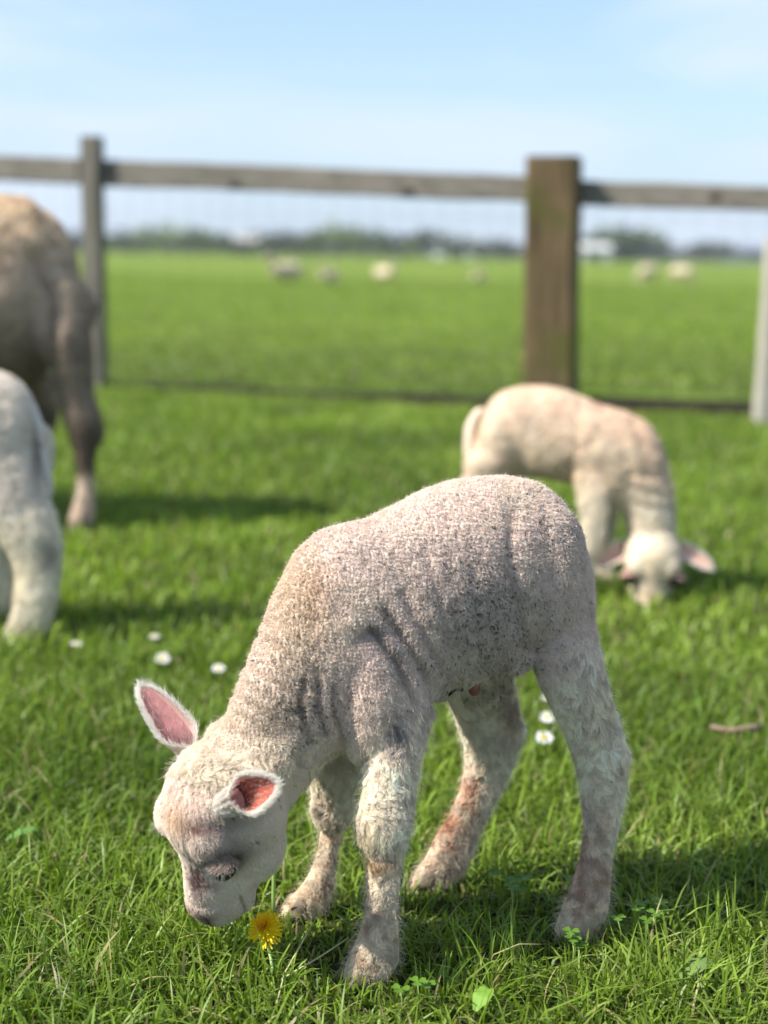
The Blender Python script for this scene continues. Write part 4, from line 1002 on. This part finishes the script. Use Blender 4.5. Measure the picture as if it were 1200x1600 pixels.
# ------------------------------------------------------------------ fence
def fence():
    GREY = wood('weathered_grey_wood', (.13, .115, .095), (.26, .235, .20), (2, 26, 26))
    THIN = wood('grey_post_wood', (.11, .10, .08), (.20, .185, .155), (30, 30, 2))
    DARK = wood('mossy_dark_wood', (.060, .042, .020), (.17, .12, .065), (22, 22, 1.6), green=(.09, .085, .025), gpos=.56)
    PALE = wood('pale_post_wood', (.33, .30, .25), (.45, .42, .36), (30, 30, 2))
    WIRE = simple('galvanised_wire', (.10, .105, .10), rough=.8)
    gl, gr = gnd(137, 606), gnd(1200, 655)
    ax = unit([gr[0] - gl[0], gr[1] - gl[1], 0]); nx = np.array([-ax[1], ax[0], 0])       # nx points away from the camera
    L0 = np.array([gl[0], gl[1], 0])
    def on(px, off=0.0):
        d = ray(px, 600); q = L0 + nx * off - C0; k = (q @ nx) / (d @ nx); p = C0 + d * k; return np.array([p[0], p[1], 0])
    root = empty('paddock_fence', L0, 'grey timber rail fence with wire netting across the back of the paddock', 'fence')
    def beam(name, corners_lo, corners_hi, m, nseg=14, wob=.004, chamfer=.0):
        """box swept from one end ring to the other with slightly uneven faces"""
        V = []; F = []
        for i in range(nseg + 1):
            t = i / nseg
            for a_, b_ in zip(corners_lo, corners_hi): V.append(np.array(a_) * (1 - t) + np.array(b_) * t)
        V = np.array(V); V += np.stack([vnoise(V, 6, 3), vnoise(V, 6, 4), vnoise(V, 6, 5)], 1) * wob
        n = len(corners_lo)
        for i in range(nseg):
            for k in range(n): F.append((i * n + k, i * n + (k + 1) % n, (i + 1) * n + (k + 1) % n, (i + 1) * n + k))
        F += [tuple(range(n))[::-1], tuple(nseg * n + k for k in range(n))]
        return mesh_obj(name, V, F, m, root, smooth=False)
    def oct_ring(c, ex, ey, ch=.14):
        q = 1 - ch
        return [c + ex * a_ + ey * b_ for a_, b_ in ((-q, -1), (q, -1), (1, -q), (1, q), (q, 1), (-q, 1), (-1, q), (-1, -q))]
    def post(x1, x2, ytop, depth, m, off, taper=1.0, base_drop=.08, topx=None):
        a_, b_ = on(x1, off), on(x2, off); c = (a_ + b_) / 2 + nx * depth / 2; hw = np.linalg.norm(b_ - a_) / 2
        h = height_over((a_ + b_) / 2, ytop)
        ct = c.copy()
        if topx:
            tp = (a_ + b_) / 2 + np.array([0, 0, h]); ct = c + ax * ((topx - project(tp)[0]) / FPX * ((tp - C0) @ AF))
        lo = oct_ring(c + np.array([0, 0, -base_drop]), ax * hw * 1.02, nx * depth / 2); hi = oct_ring(ct + np.array([0, 0, h]), ax * hw * taper, nx * depth / 2 * taper)
        return beam('post', lo, hi, m, 16, .005), h
    p, h1 = post(131, 157, 212, .08, THIN, -.05, topx=137); p['label'] = 'thin grey post rising above the rail'
    p, h2 = post(817, 896, 243, .20, DARK, -.10, topx=861); p['label'] = 'thick dark brown mossy post'
    # end posts beyond the frame
    for s_ in (-1, 1):
        q = L0 + ax * (s_ * 4.2 + (1.2 if s_ > 0 else 0))
        lo = oct_ring(q + np.array([0, 0, -.08]), ax * .05, nx * .05); hi = oct_ring(q + np.array([0, 0, 1.12]), ax * .05, nx * .05); beam('post', lo, hi, THIN, 12)
    # rails: top edge at given rows
    def rail(x1, y1t, y1b, x2, y2t, y2b, off=0.0, ext=(0, 0), d=.045):
        a_, b_ = on(x1, off), on(x2, off)
        za, zb, zc, zd = height_over(a_, y1t), height_over(a_, y1b), height_over(b_, y2t), height_over(b_, y2b)
        dv = unit(b_ - a_); a2 = a_ - dv * ext[0]; b2 = b_ + dv * ext[1]
        sl = (zc - za) / max(.1, np.linalg.norm(b_ - a_)); za -= sl * ext[0]; zb -= sl * ext[0]; zc += sl * ext[1]; zd += sl * ext[1]
        def ring(c, zt, zb_):
            m_ = (zt + zb_) / 2; hh = (zt - zb_) / 2; return oct_ring(c + np.array([0, 0, m_]), nx * d / 2, np.array([0, 0, hh]), .12)
        return beam('rail', ring(a2, za, zb), ring(b2, zc, zd), GREY, 18, .006)
    rail(0, 241, 282, 122, 246, 287, .026, ext=(3.85, .03))
    rail(155, 249, 290, 819, 275, 315, .026, ext=(.03, .02))
    rail(905, 283, 322, 1200, 292, 327, .026, ext=(.03, 2.35))
    # coach bolts / knots seen as dark spots low on the rails
    BOLT = simple('dark_bolt', (.05, .04, .03), rough=.7)
    for px, py in ((365, 289), (630, 299), (1100, 309)):
        g = on(px, .0); z = height_over(g, py); c = g + np.array([0, 0, z]) + nx * .002
        mesh_obj('bolt', *ellipsoid(c, (ax * .030, nx * .010, np.array([0, 0, .020])), 10, 6), BOLT, root)
    # low kick board in near-black brown, taller to the right
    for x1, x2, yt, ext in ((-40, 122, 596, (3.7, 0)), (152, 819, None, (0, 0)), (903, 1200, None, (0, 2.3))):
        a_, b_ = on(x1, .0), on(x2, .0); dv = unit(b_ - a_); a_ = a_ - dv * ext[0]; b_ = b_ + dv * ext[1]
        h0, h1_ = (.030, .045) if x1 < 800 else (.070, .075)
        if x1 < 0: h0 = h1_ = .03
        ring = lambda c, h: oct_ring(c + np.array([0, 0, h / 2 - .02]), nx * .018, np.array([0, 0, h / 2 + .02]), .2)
        beam('kick_board', ring(a_, h0), ring(b_, h1_), wood('dark_board' + str(x1), (.020, .016, .012), (.045, .036, .028)), 24, .006)
    # wire netting
    V = []; F = []
    def wire(a_, b_, rad=.0008):
        d = unit(b_ - a_); u_ = unit(np.cross(d, [.2, .9, .3])); v_ = np.cross(d, u_); n = len(V)
        for p_ in (a_, b_):
            for g in (0, 2.094, 4.189): V.append(p_ + (u_ * math.cos(g) + v_ * math.sin(g)) * rad)
        for k in range(3): F.append((n + k, n + (k + 1) % 3, n + 3 + (k + 1) % 3, n + 3 + k))
    s0, s1 = -4.2, 5.4; off = nx * .055
    zs = [.02, .12, .22, .32, .43, .55, .68, .82, .96]
    for z in zs:
        for j in range(28):
            a_ = s0 + (s1 - s0) * j / 28; b_ = s0 + (s1 - s0) * (j + 1) / 28
            wv = lambda q: .006 * math.sin(q * 3.1 + z * 9)
            wire(L0 + ax * a_ + off + np.array([0, 0, z + wv(a_)]), L0 + ax * b_ + off + np.array([0, 0, z + wv(b_)]))
    x = s0
    while x < s1:
        wire(L0 + ax * x + off + np.array([0, 0, zs[0]]), L0 + ax * (x + .006 * math.sin(x * 7)) + off + np.array([0, 0, zs[-1]]), .0008); x += .10
    mesh_obj('wire_netting', V, F, WIRE, root, smooth=False)
    # short pale stake in front of the fence at the right edge
    g1 = gnd(1184, 668); g1[2] = 0; hw = 22 / FPX * ((g1 - C0) @ AF); c = g1 + np.array([hw, .05, 0]); h = height_over(g1, 372)
    st = empty('stake', c, 'short pale timber stake at the right edge, ending well below the rail', 'post')
    lo = oct_ring(c + np.array([0, 0, -.05]), np.array([hw, 0, 0]), np.array([0, .045, 0])); hi = oct_ring(c + np.array([0, 0, h]), np.array([hw * .96, 0, 0]), np.array([0, .043, 0]))
    V = []; n = 8
    for i in range(13):
        t_ = i / 12
        for a_, b_ in zip(lo, hi): V.append(a_ * (1 - t_) + b_ * t_)
    V = np.array(V); V += np.stack([vnoise(V, 8, 3), vnoise(V, 8, 4), vnoise(V, 8, 5)], 1) * .003
    F = [(i * n + k, i * n + (k + 1) % n, (i + 1) * n + (k + 1) % n, (i + 1) * n + k) for i in range(12) for k in range(n)] + [tuple(range(n))[::-1], tuple(96 + k for k in range(n))]
    o = mesh_obj('stake', V, F, PALE, None, smooth=False, base=c); bpy.data.objects.remove(st); o.name = 'stake'; o.location = c
    tag(o, 'short pale timber stake at the right edge, ending well below the rail', 'post')
fence()

# ------------------------------------------------------------------ far edge of the field
def far_edge():
    r = np.random.default_rng(9)
    BARK = simple('bark', (.09, .07, .05), rough=.9)
    def leafy(name, c1, c2):
        m, nt, p = mat(name); p.inputs['Roughness'].default_value = .8; p.inputs['Specular IOR Level'].default_value = .1
        gi = nd(nt, 'ShaderNodeAttribute', attribute_name='col'); nt.links.new(gi.outputs['Color'], p.inputs['Base Color']); return m
    LEAF = leafy('leaf_clump', 0, 0)
    def cards(cx, cy, cz, rx, ry, rz, n, size, c):
        d = r.normal(0, 1, (n, 3)); d = norm_rows(d) * (r.random(n) ** .45)[:, None]
        lump = 1 + .28 * vnoise(d, 2.2, int(r.integers(99)))
        P = np.array([cx, cy, cz]) + d * lump[:, None] * [rx, ry, rz]
        P[:, 2] = np.maximum(P[:, 2], .1)
        A = norm_rows(r.normal(0, 1, (n, 3))); B = norm_rows(np.cross(A, r.normal(0, 1, (n, 3)))); s_ = (size * (.5 + r.random(n)))[:, None]
        V = np.stack([P - A * s_, P + B * s_ * .7, P + A * s_, P - B * s_ * .7], 1).reshape(-1, 3)
        col_ = np.repeat(np.array(c) * (.7 + .6 * r.random(n))[:, None], 4, axis=0)
        return V, [tuple(range(4 * i, 4 * i + 4)) for i in range(n)], col_
    def plant(name, base, w, h, c, label, cat, group, trunk=True, n=420):
        root = empty(name, base, label, cat, group); x, y, _ = base
        lobes = [(x, y, h * .60, w * .5, w * .4, h * .42, n // 2)] + [(x + w * q * .30, y, h * (.42 + .1 * r.random()), w * .30, w * .3, h * .34, n // 4) for q in (-1, 1)]
        V, F, Cc = [], [], []; k = 0
        for l in lobes:
            v, f, c_ = cards(*l[:6], l[6], h * .085, c); V.append(v); F += [tuple(i + k for i in q) for q in f]; Cc.append(c_); k += len(v)
        o = mesh_obj('crown' if trunk else 'foliage', np.vstack(V), F, LEAF, root, smooth=False); set_col(o.data, np.vstack(Cc))
        tr = loft([(np.array([x + q * .1, y, z]), np.array([wd, 0, 0]), np.array([0, wd, 0])) for q, z, wd in ((0, -.1, h * .045), (.2, h * .25, h * .032), (-.2, h * .5, h * .022), (0, h * .75, h * .010))], 2, 8)
        mesh_obj('trunk' if trunk else 'stem', *tr, BARK, root)
    def at(px, Dy):
        d = ray(px, 395); k = Dy / d[1]; p = C0 + d * k; return np.array([p[0], p[1], 0.0])
    GR = (.095, .135, .045); DK = (.075, .090, .055); LT = (.15, .20, .06)
    # (px centre, width px, top py, depth, colour, tree?)
    D0 = 150
    rows = [(205, 70, 368, GR, 0, 'low green bush right of the thin post'), (262, 95, 350, LT, 1, 'light green tree, tallest of the left clump beyond the field'), (318, 60, 362, GR, 0, 'green bush between the light tree and the white hut'),
            (350, 46, 370, DK, 0, 'dark low bush touching the white hut on its left'), (425, 60, 361, DK, 0, 'dark bush behind the largest distant sheep'), (468, 44, 366, DK, 0, 'dark narrow bush left of the middle tree gap'),
            (520, 66, 352, LT, 1, 'greener tree, left one of the middle group beyond the field'), (572, 62, 356, GR, 1, 'green tree, right one of the middle group beyond the field'), (625, 54, 368, DK, 0, 'low dark bush right of the middle group'),
            (672, 60, 362, DK, 1, 'dark tree left of the white greenhouse'), (725, 60, 372, DK, 0, 'low dark bush behind the white greenhouse'), (780, 60, 374, DK, 0, 'low dark bush just left of the thick post'),
            (930, 44, 366, DK, 0, 'dark bush behind the white shed'), (962, 56, 355, GR, 1, 'green tree right of the thick post, left of its pair'), (1010, 50, 361, GR, 1, 'green tree right of the thick post, right of its pair'), (1110, 60, 378, DK, 0, 'low dark bush far right beyond the grey sheds'),
            (60, 60, 352, DK, 1, 'dark tree hidden partly behind the ewe'), (-60, 90, 350, GR, 1, 'green tree beyond the left edge'), (-180, 90, 350, DK, 1, 'dark tree far beyond the left edge'), (1290, 90, 372, GR, 1, 'green tree beyond the right edge')]
    for px, wpx, ytop, c, tree_, lab in rows:
        Dd = D0 + r.random() * 14 + (px > 850) * 30; b = at(px, Dd); h = height_over(b, ytop - 2) * 1.06; w = wpx * 1.25 / FPX * Dd
        plant('tree' if tree_ else 'bush', b, w, h, c, lab, 'tree' if tree_ else 'bush', 'trees and bushes beyond the field', bool(tree_))
    # long hedge along the field edge: cannot be told into plants
    V, F, Cc = [], [], []; k = 0
    for j in range(70):
        px = -300 + j * 26; Dd = D0 - 4 + (px > 640) * 22; b = at(px, Dd)
        if 640 < px < 820 or px > 905: continue
        v, f, c_ = cards(b[0], b[1], .75, 1.5, .8, .85 + .3 * r.random(), 70, .26, DK if j % 3 else GR); V.append(v); F += [tuple(i + k for i in q) for q in f]; Cc.append(c_); k += len(v)
    o = mesh_obj('hedge', np.vstack(V), F, LEAF, None, smooth=False); set_col(o.data, np.vstack(Cc)); tag(o, kind='stuff')
    # sheds and greenhouses
    def shed(px, wpx, ytop, Dd, wall, roof, label, depth=8, pitch=.32, pane=True, group=None, cat='shed', name='shed'):
        b = at(px, Dd); w = wpx / FPX * Dd / 2; h = height_over(b, ytop); eave = h * (1 - pitch); root = empty(name, b, label, cat, group); x, y, _ = b
        M1 = simple('shed_wall_' + str(px), wall, noise=(.6, tuple(q * .85 for q in wall))); M2 = simple('shed_roof_' + str(px), roof, rough=.5, noise=(1, tuple(q * .85 for q in roof)))
        bx = lambda x0, x1, y0, y1, z0, z1: (np.array([(x0, y0, z0), (x1, y0, z0), (x1, y1, z0), (x0, y1, z0), (x0, y0, z1), (x1, y0, z1), (x1, y1, z1), (x0, y1, z1)]), [(3, 2, 1, 0), (4, 5, 6, 7), (0, 1, 5, 4), (1, 2, 6, 5), (2, 3, 7, 6), (3, 0, 4, 7)])
        mesh_obj('wall', *bx(x - w, x + w, y, y + depth, -.1, eave), M1, root, smooth=False)
        rv = np.array([(x - w - .2, y - .3, eave - .05), (x + w + .2, y - .3, eave - .05), (x + w + .2, y + depth + .3, eave - .05), (x - w - .2, y + depth + .3, eave - .05), (x - w - .2, y + depth / 2, h), (x + w + .2, y + depth / 2, h)])
        mesh_obj('roof', rv, [(0, 1, 5, 4), (2, 3, 4, 5), (0, 4, 3), (1, 2, 5), (3, 2, 1, 0)], M2, root, smooth=False)
        DK_ = simple('dark_opening_' + str(px), (.05, .055, .06), rough=.4)
        n = max(1, int(w * 2 / 5))
        for i in range(n):
            xc = x - w + (i + .5) * 2 * w / n; mesh_obj('door' if i == 0 else 'window', *bx(xc - .9, xc + .9, y - .04, y + .02, (.0 if i == 0 else eave * .4), eave * .78), DK_, root, smooth=False)
    shed(381, 34, 366, 146, (.42, .40, .36), (.38, .36, .33), 'small whitish hut among the bushes beyond the field', depth=4, name='hut', cat='hut')
    shed(712, 60, 374, 168, (.70, .74, .76), (.72, .78, .80), 'bluish white greenhouse left of the thick post', depth=9, name='greenhouse', cat='greenhouse')
    shed(790, 90, 383, 176, (.36, .33, .32), (.30, .28, .29), 'long grey-brown shed touching the thick post on its left')
    shed(930, 48, 380, 170, (.70, .70, .68), (.64, .64, .62), 'white shed just right of the thick post', depth=6)
    shed(1040, 180, 386, 190, (.38, .34, .33), (.26, .26, .30), 'long low grey shed behind the pair of pale sheep')
    shed(1150, 110, 381, 205, (.26, .28, .32), (.22, .24, .29), 'blue-grey shed at the far right beyond the field')
    shed(112, 50, 360, 180, (.22, .25, .31), (.20, .23, .30), 'blue-grey shed seen left of the thin post')
    shed(640, 70, 384, 200, (.42, .42, .44), (.34, .35, .38), 'low grey shed left of the greenhouse')
    # distant wooded skyline as one mass
    V, F, Cc = [], [], []; k = 0
    for j in range(110):
        px = -700 + j * 24; b = at(px, 420 + 40 * r.random()); hh = 4.5 + 2.5 * vnoise(np.array([[j * .35, 0, 0]]), 1, 4)[0]
        v, f, c_ = cards(b[0], b[1], hh * .5, 5.5, 4, hh * .6, 46, 1.1, (.085, .10, .085)); V.append(v); F += [tuple(i + k for i in q) for q in f]; Cc.append(c_); k += len(v)
    o = mesh_obj('distant_woodland', np.vstack(V), F, LEAF, None, smooth=False); set_col(o.data, np.vstack(Cc)); tag(o, kind='stuff')
far_edge()

# ------------------------------------------------------------------ flowers and weeds
def tubes(pts, rad, seg=7):
    pts = np.array(pts); V = []; F = []
    for i, p in enumerate(pts):
        td = unit(pts[min(i + 1, len(pts) - 1)] - pts[max(i - 1, 0)]); x = unit(np.cross(td, [.3, .9, .1])); y = np.cross(td, x)
        for g in range(seg): V.append(p + (x * math.cos(g * 6.283 / seg) + y * math.sin(g * 6.283 / seg)) * rad[i])
    for i in range(len(pts) - 1):
        for g in range(seg):
            a_, b_ = i * seg + g, i * seg + (g + 1) % seg; F.append((a_, b_, b_ + seg, a_ + seg))
    F += [tuple(range(seg))[::-1], tuple((len(pts) - 1) * seg + g for g in range(seg))]
    return np.array(V), F
YEL = attr_mat('yellow_petal', rough=.6, transl=.4, spec=.2, tint=(1, 1, .6)); WPET = simple('white_petal', (.56, .56, .54), rough=.6); DYEL = simple('daisy_centre', (.75, .52, .03), rough=.8, bump=.0005, bscale=900)
STEM = simple('pale_stem', (.22, .36, .09), rough=.4, noise=(60, (.30, .42, .14)), spec=.4)
def flowers():
    r = np.random.default_rng(4)
    # dandelion: bloom tipped towards the camera
    base = gnd(426, 1556); base[2] = 0; cen = at_depth(415, 1450, (gnd(415, 1522) - C0) @ AF - .005)
    ax_ = unit(-AF * .72 - AD * .62 - AR * .30); e1 = unit(np.cross(ax_, AR)); e2 = np.cross(ax_, e1)
    root = empty('dandelion', base, 'yellow dandelion in bloom by the nearest lamb\'s muzzle', 'flower')
    V, F, Cc = [], [], []
    for ring, (n, L, tilt, z0) in enumerate(((32, .0172, -.12, 0), (30, .0150, .16, .001), (26, .0122, .40, .002), (22, .0092, .75, .003), (16, .0060, 1.1, .004))):
        for i in range(n):
            g = 6.283 * (i + r.random() * .5) / n; rd = e1 * math.cos(g) + e2 * math.sin(g); td = np.cross(ax_, rd); l = L * (.85 + .3 * r.random()); tl = tilt + r.normal(0, .10)
            d = rd * math.cos(tl) + ax_ * math.sin(tl); b = cen + ax_ * z0 + rd * .001; w = .00088; k = len(V)
            for q, wq, dr in ((0, .5, 0), (.35, 1, .0002), (.8, 1.15, -.0002), (1.0, .8, -.0010 * (1 - tl))):
                c = b + d * l * q + ax_ * dr; V += [c - td * w * wq, c + ax_ * .0002, c + td * w * wq]
            for j in range(3):
                a_ = k + j * 3; F += [(a_, a_ + 1, a_ + 4, a_ + 3), (a_ + 1, a_ + 2, a_ + 5, a_ + 4)]
            cc = np.array([.93, .70, .012]) if ring < 3 else np.array([.90, .50, .008]); Cc += [cc * (.9 + .15 * r.random())] * 12
    o = mesh_obj('bloom', V, F, YEL, root); set_col(o.data, np.array(Cc))
    mesh_obj('calyx', *ellipsoid(cen - ax_ * .005, (e1 * .0045, e2 * .0045, ax_ * .0065), 12, 8), STEM, root)
    mesh_obj('stem', *tubes([base, base * .6 + cen * .4 + np.array([.002, .004, 0]), base * .25 + cen * .75 + np.array([0, .004, 0]), cen - ax_ * .009], [.0018, .0016, .0015, .0016]), STEM, root)
    LEAFM = attr_mat('weed_leaf', rough=.5, transl=.3, spec=.35, tint=(1, 1.2, .5))
    # bare stalk rising behind the jaw
    b2 = gnd(428, 1432); b2[2] = 0; D2 = (b2 - C0) @ AF
    o = mesh_obj('flower_stalk', *tubes([b2, at_depth(427, 1400, D2), at_depth(428, 1365, D2 - .002), at_depth(424, 1325, D2 - .004)], [.0021, .0021, .002, .0018]), STEM, None, base=b2); o.location = b2
    tag(o, 'bare pale green flower stalk rising behind the nearest lamb\'s jaw', 'stalk')
    # daisies
    proto = None
    spots = [(255, 1031, .0145, .9, 'brightest daisy of the left three, between the grey lamb and the muzzle'), (243, 1001, .011, .3, 'dimmer daisy just above the brightest left daisy'), (343, 1050, .0125, .6, 'white daisy closest to the nearest lamb\'s neck'),
             (120, 1013, .012, .2, 'half-hidden small daisy right of the grey lamb\'s hoof'), (853, 1126, .0135, .8, 'middle daisy of the three left of the nearest hind leg'), (849, 1157, .0145, .9, 'lowest daisy of the three left of the nearest hind leg'), (853, 1101, .012, .2, 'topmost daisy of the three left of the nearest hind leg')]
    for px, py, rad, face_, lab in spots:
        g = gnd(px, py + 16); g[2] = 0; hgt = .026
        if proto is None:
            root = empty('daisy', g); V, F = [], []
            for i in range(26):
                a_ = 6.283 * i / 26; rd = np.array([math.cos(a_), math.sin(a_), 0]); td = np.array([-math.sin(a_), math.cos(a_), 0]); k = len(V); l = .90 + .2 * r.random(); zt = r.random() * .12
                for q, w in ((.25, .07), (.7, .11), (1.0, .05)):
                    c = rd * q * l + np.array([0, 0, zt * q + .06 * math.sin(q * 3)]); V += [c - td * w, c + td * w]
                F += [(k, k + 1, k + 3, k + 2), (k + 2, k + 3, k + 5, k + 4)]
            pet = mesh_obj('petals', np.array(V) * .0145, F, WPET, root, base=np.zeros(3)); ctr = mesh_obj('centre', *ellipsoid((0, 0, .0012), ((.0045, 0, 0), (0, .0045, 0), (0, 0, .0026)), 12, 7), DYEL, root, base=np.zeros(3))
            stm = mesh_obj('stem', *tubes([(0, 0, -.034), (.001, .001, -.015), (0, 0, 0)], [.0007, .0006, .0006], 5), STEM, root, base=np.zeros(3)); proto = root; o = root
            for c in (pet, ctr, stm): c.location = (0, 0, hgt)
        else: o = copy_tree(proto)
        o.location = g; s_ = rad / .0168; o.scale = (s_, s_, 1.0); o.rotation_euler = (.55 * face_, 0, r.random() * .6 - .3)
        for c in o.children:
            c.location = (0, 0, hgt)
        tag(o, lab, 'flower', 'daisies in the paddock')
    # clover and broad weed leaves
    def leaf(px, py, L, W, up, yaw, col_, label, name='weed_leaf'):
        g = gnd(px, py); g[2] = .0; dr = np.array([math.cos(yaw), math.sin(yaw), 0]); sd = np.array([-dr[1], dr[0], 0]); V, F = [], []
        for i in range(9):
            t = i / 8; c = dr * L * t + np.array([0, 0, up * math.sin(t * 2.2) * L + .012]); w = W * math.sin(math.pi * min(.98, t * .92 + .06)) ** .8
            for q in (-1, -.5, 0, .5, 1): V.append(c + sd * w * q + np.array([0, 0, .10 * W * abs(q) + .0015 * math.sin(t * 17) * abs(q)]))
        for i in range(8):
            for k in range(4): a_ = i * 5 + k; F.append((a_, a_ + 1, a_ + 6, a_ + 5))
        o = mesh_obj(name, V, F, LEAFM, None); o.location = g; set_col(o.data, np.tile(col_, (len(V), 1)) * (.9 + .2 * r.random((len(V), 1)))); tag(o, label, 'leaf')
    leaf(1062, 1548, .040, .011, .25, .5, (.17, .26, .08), 'grey-green broad leaf lying in the grass at lower right')
    leaf(742, 1600, .028, .009, .4, 1.0, (.20, .36, .05), 'bright broad leaf at the bottom edge, right of the near front hoof')
    leaf(10, 1330, .035, .010, .3, .3, (.13, .27, .06), 'broad leaf at the left edge level with the muzzle')
    # clover plants: three leaflets on a stem each
    def clover(px, py, lab, n=5):
        g = gnd(px, py); g[2] = 0; root = empty('clover', g, lab, 'clover')
        for i in range(n):
            c = g + np.array([r.normal(0, .012), r.normal(0, .012), 0]); top = c + np.array([r.normal(0, .004), -.003, .026 + .012 * r.random()]); st = mesh_obj('stem', *tubes([c, (c + top) / 2 + np.array([.002, 0, 0]), top], [.0007, .0006, .0005], 5), STEM, root)
            for k in range(3):
                a_ = 2.094 * k + r.random() * .5; dr = np.array([math.cos(a_), math.sin(a_), .15]); sd = np.array([-math.sin(a_), math.cos(a_), 0]); V = [top]
                for q, w in ((.35, .55), (.75, .85), (1.0, .45)): V += [top + dr * .0085 * q - sd * .0058 * w, top + dr * .0085 * (q - .04) + np.array([0, 0, -.0008]), top + dr * .0085 * q + sd * .0058 * w]
                F = [(0, 2, 1), (0, 3, 2), (1, 2, 5, 4), (2, 3, 6, 5), (4, 5, 8, 7), (5, 6, 9, 8)]
                o = mesh_obj('leaflet', V, F, LEAFM, st, base=root_loc(st)); set_col(o.data, np.tile([.11, .22, .022], (len(V), 1)) * (.9 + .3 * r.random()))
    clover(905, 1520, 'clover sprig in front of the near hind hoof', 3); clover(645, 1590, 'clover sprig at the bottom edge below the near front hoof', 3)
    clover(1000, 1475, 'clover sprig in the shade right of the near hind hoof', 6);  clover(810, 1430, 'clover sprig between the two hind hooves', 6)
    # brown twig lying to the right, long dry stalks in front
    TW = simple('dry_twig', (.20, .13, .10), rough=.8, noise=(50, (.30, .22, .17)))
    g = gnd(1150, 1142); g[2] = 0; a_, b_, c_, d_ = gnd(1112, 1136, .02), gnd(1140, 1142, .024), gnd(1175, 1138, .022), gnd(1200, 1134, .018)
    o = mesh_obj('twig', *tubes([a_, b_, c_, d_], [.004, .005, .006, .003], 7), TW, None, base=g); o.location = g; tag(o, 'brown twig lying in the grass near the right edge', 'twig')
    DRY = simple('dry_grass_stalk', (.46, .42, .24), rough=.6)
    for pts, lab in (([(432, 1570), (445, 1520), (468, 1480), (486, 1448)], 'long pale dry grass stalk slanting up right of the dandelion'), ([(440, 1530), (500, 1495), (545, 1465)], 'pale dry stalk lying between the dandelion and the near front leg')):
        P = [gnd(x, y, .012 + .012 * i) for i, (x, y) in enumerate(pts)]; g = P[0].copy(); g[2] = 0
        o = mesh_obj('dry_stalk', *tubes(P, [.0009, .0008, .0007, .0004][:len(P)], 5), DRY, None, base=g); o.location = g; tag(o, lab, 'dry stalk')
flowers()

# ------------------------------------------------------------------ thin air haze over the pasture
def haze():
    m = bpy.data.materials.new('haze_air'); m.use_nodes = True; nt = m.node_tree; nt.nodes.clear()
    v = nt.nodes.new('ShaderNodeVolumePrincipled'); v.inputs['Color'].default_value = (.86, .92, 1.0, 1); v.inputs['Density'].default_value = .0006; v.inputs['Anisotropy'].default_value = .2
    o_ = nt.nodes.new('ShaderNodeOutputMaterial'); nt.links.new(v.outputs[0], o_.inputs['Volume'])
    x, y0, y1, z0, z1 = 450, -60, 560, -1.2, 14
    V = [(-x, y0, z0), (x, y0, z0), (x, y1, z0), (-x, y1, z0), (-x, y0, z1), (x, y0, z1), (x, y1, z1), (-x, y1, z1)]
    o = mesh_obj('haze', V, [(3, 2, 1, 0), (4, 5, 6, 7), (0, 1, 5, 4), (1, 2, 6, 5), (2, 3, 7, 6), (3, 0, 4, 7)], m, None, smooth=False)
    o['kind'] = 'stuff'
haze()
SC.cycles.volume_bounces = 0
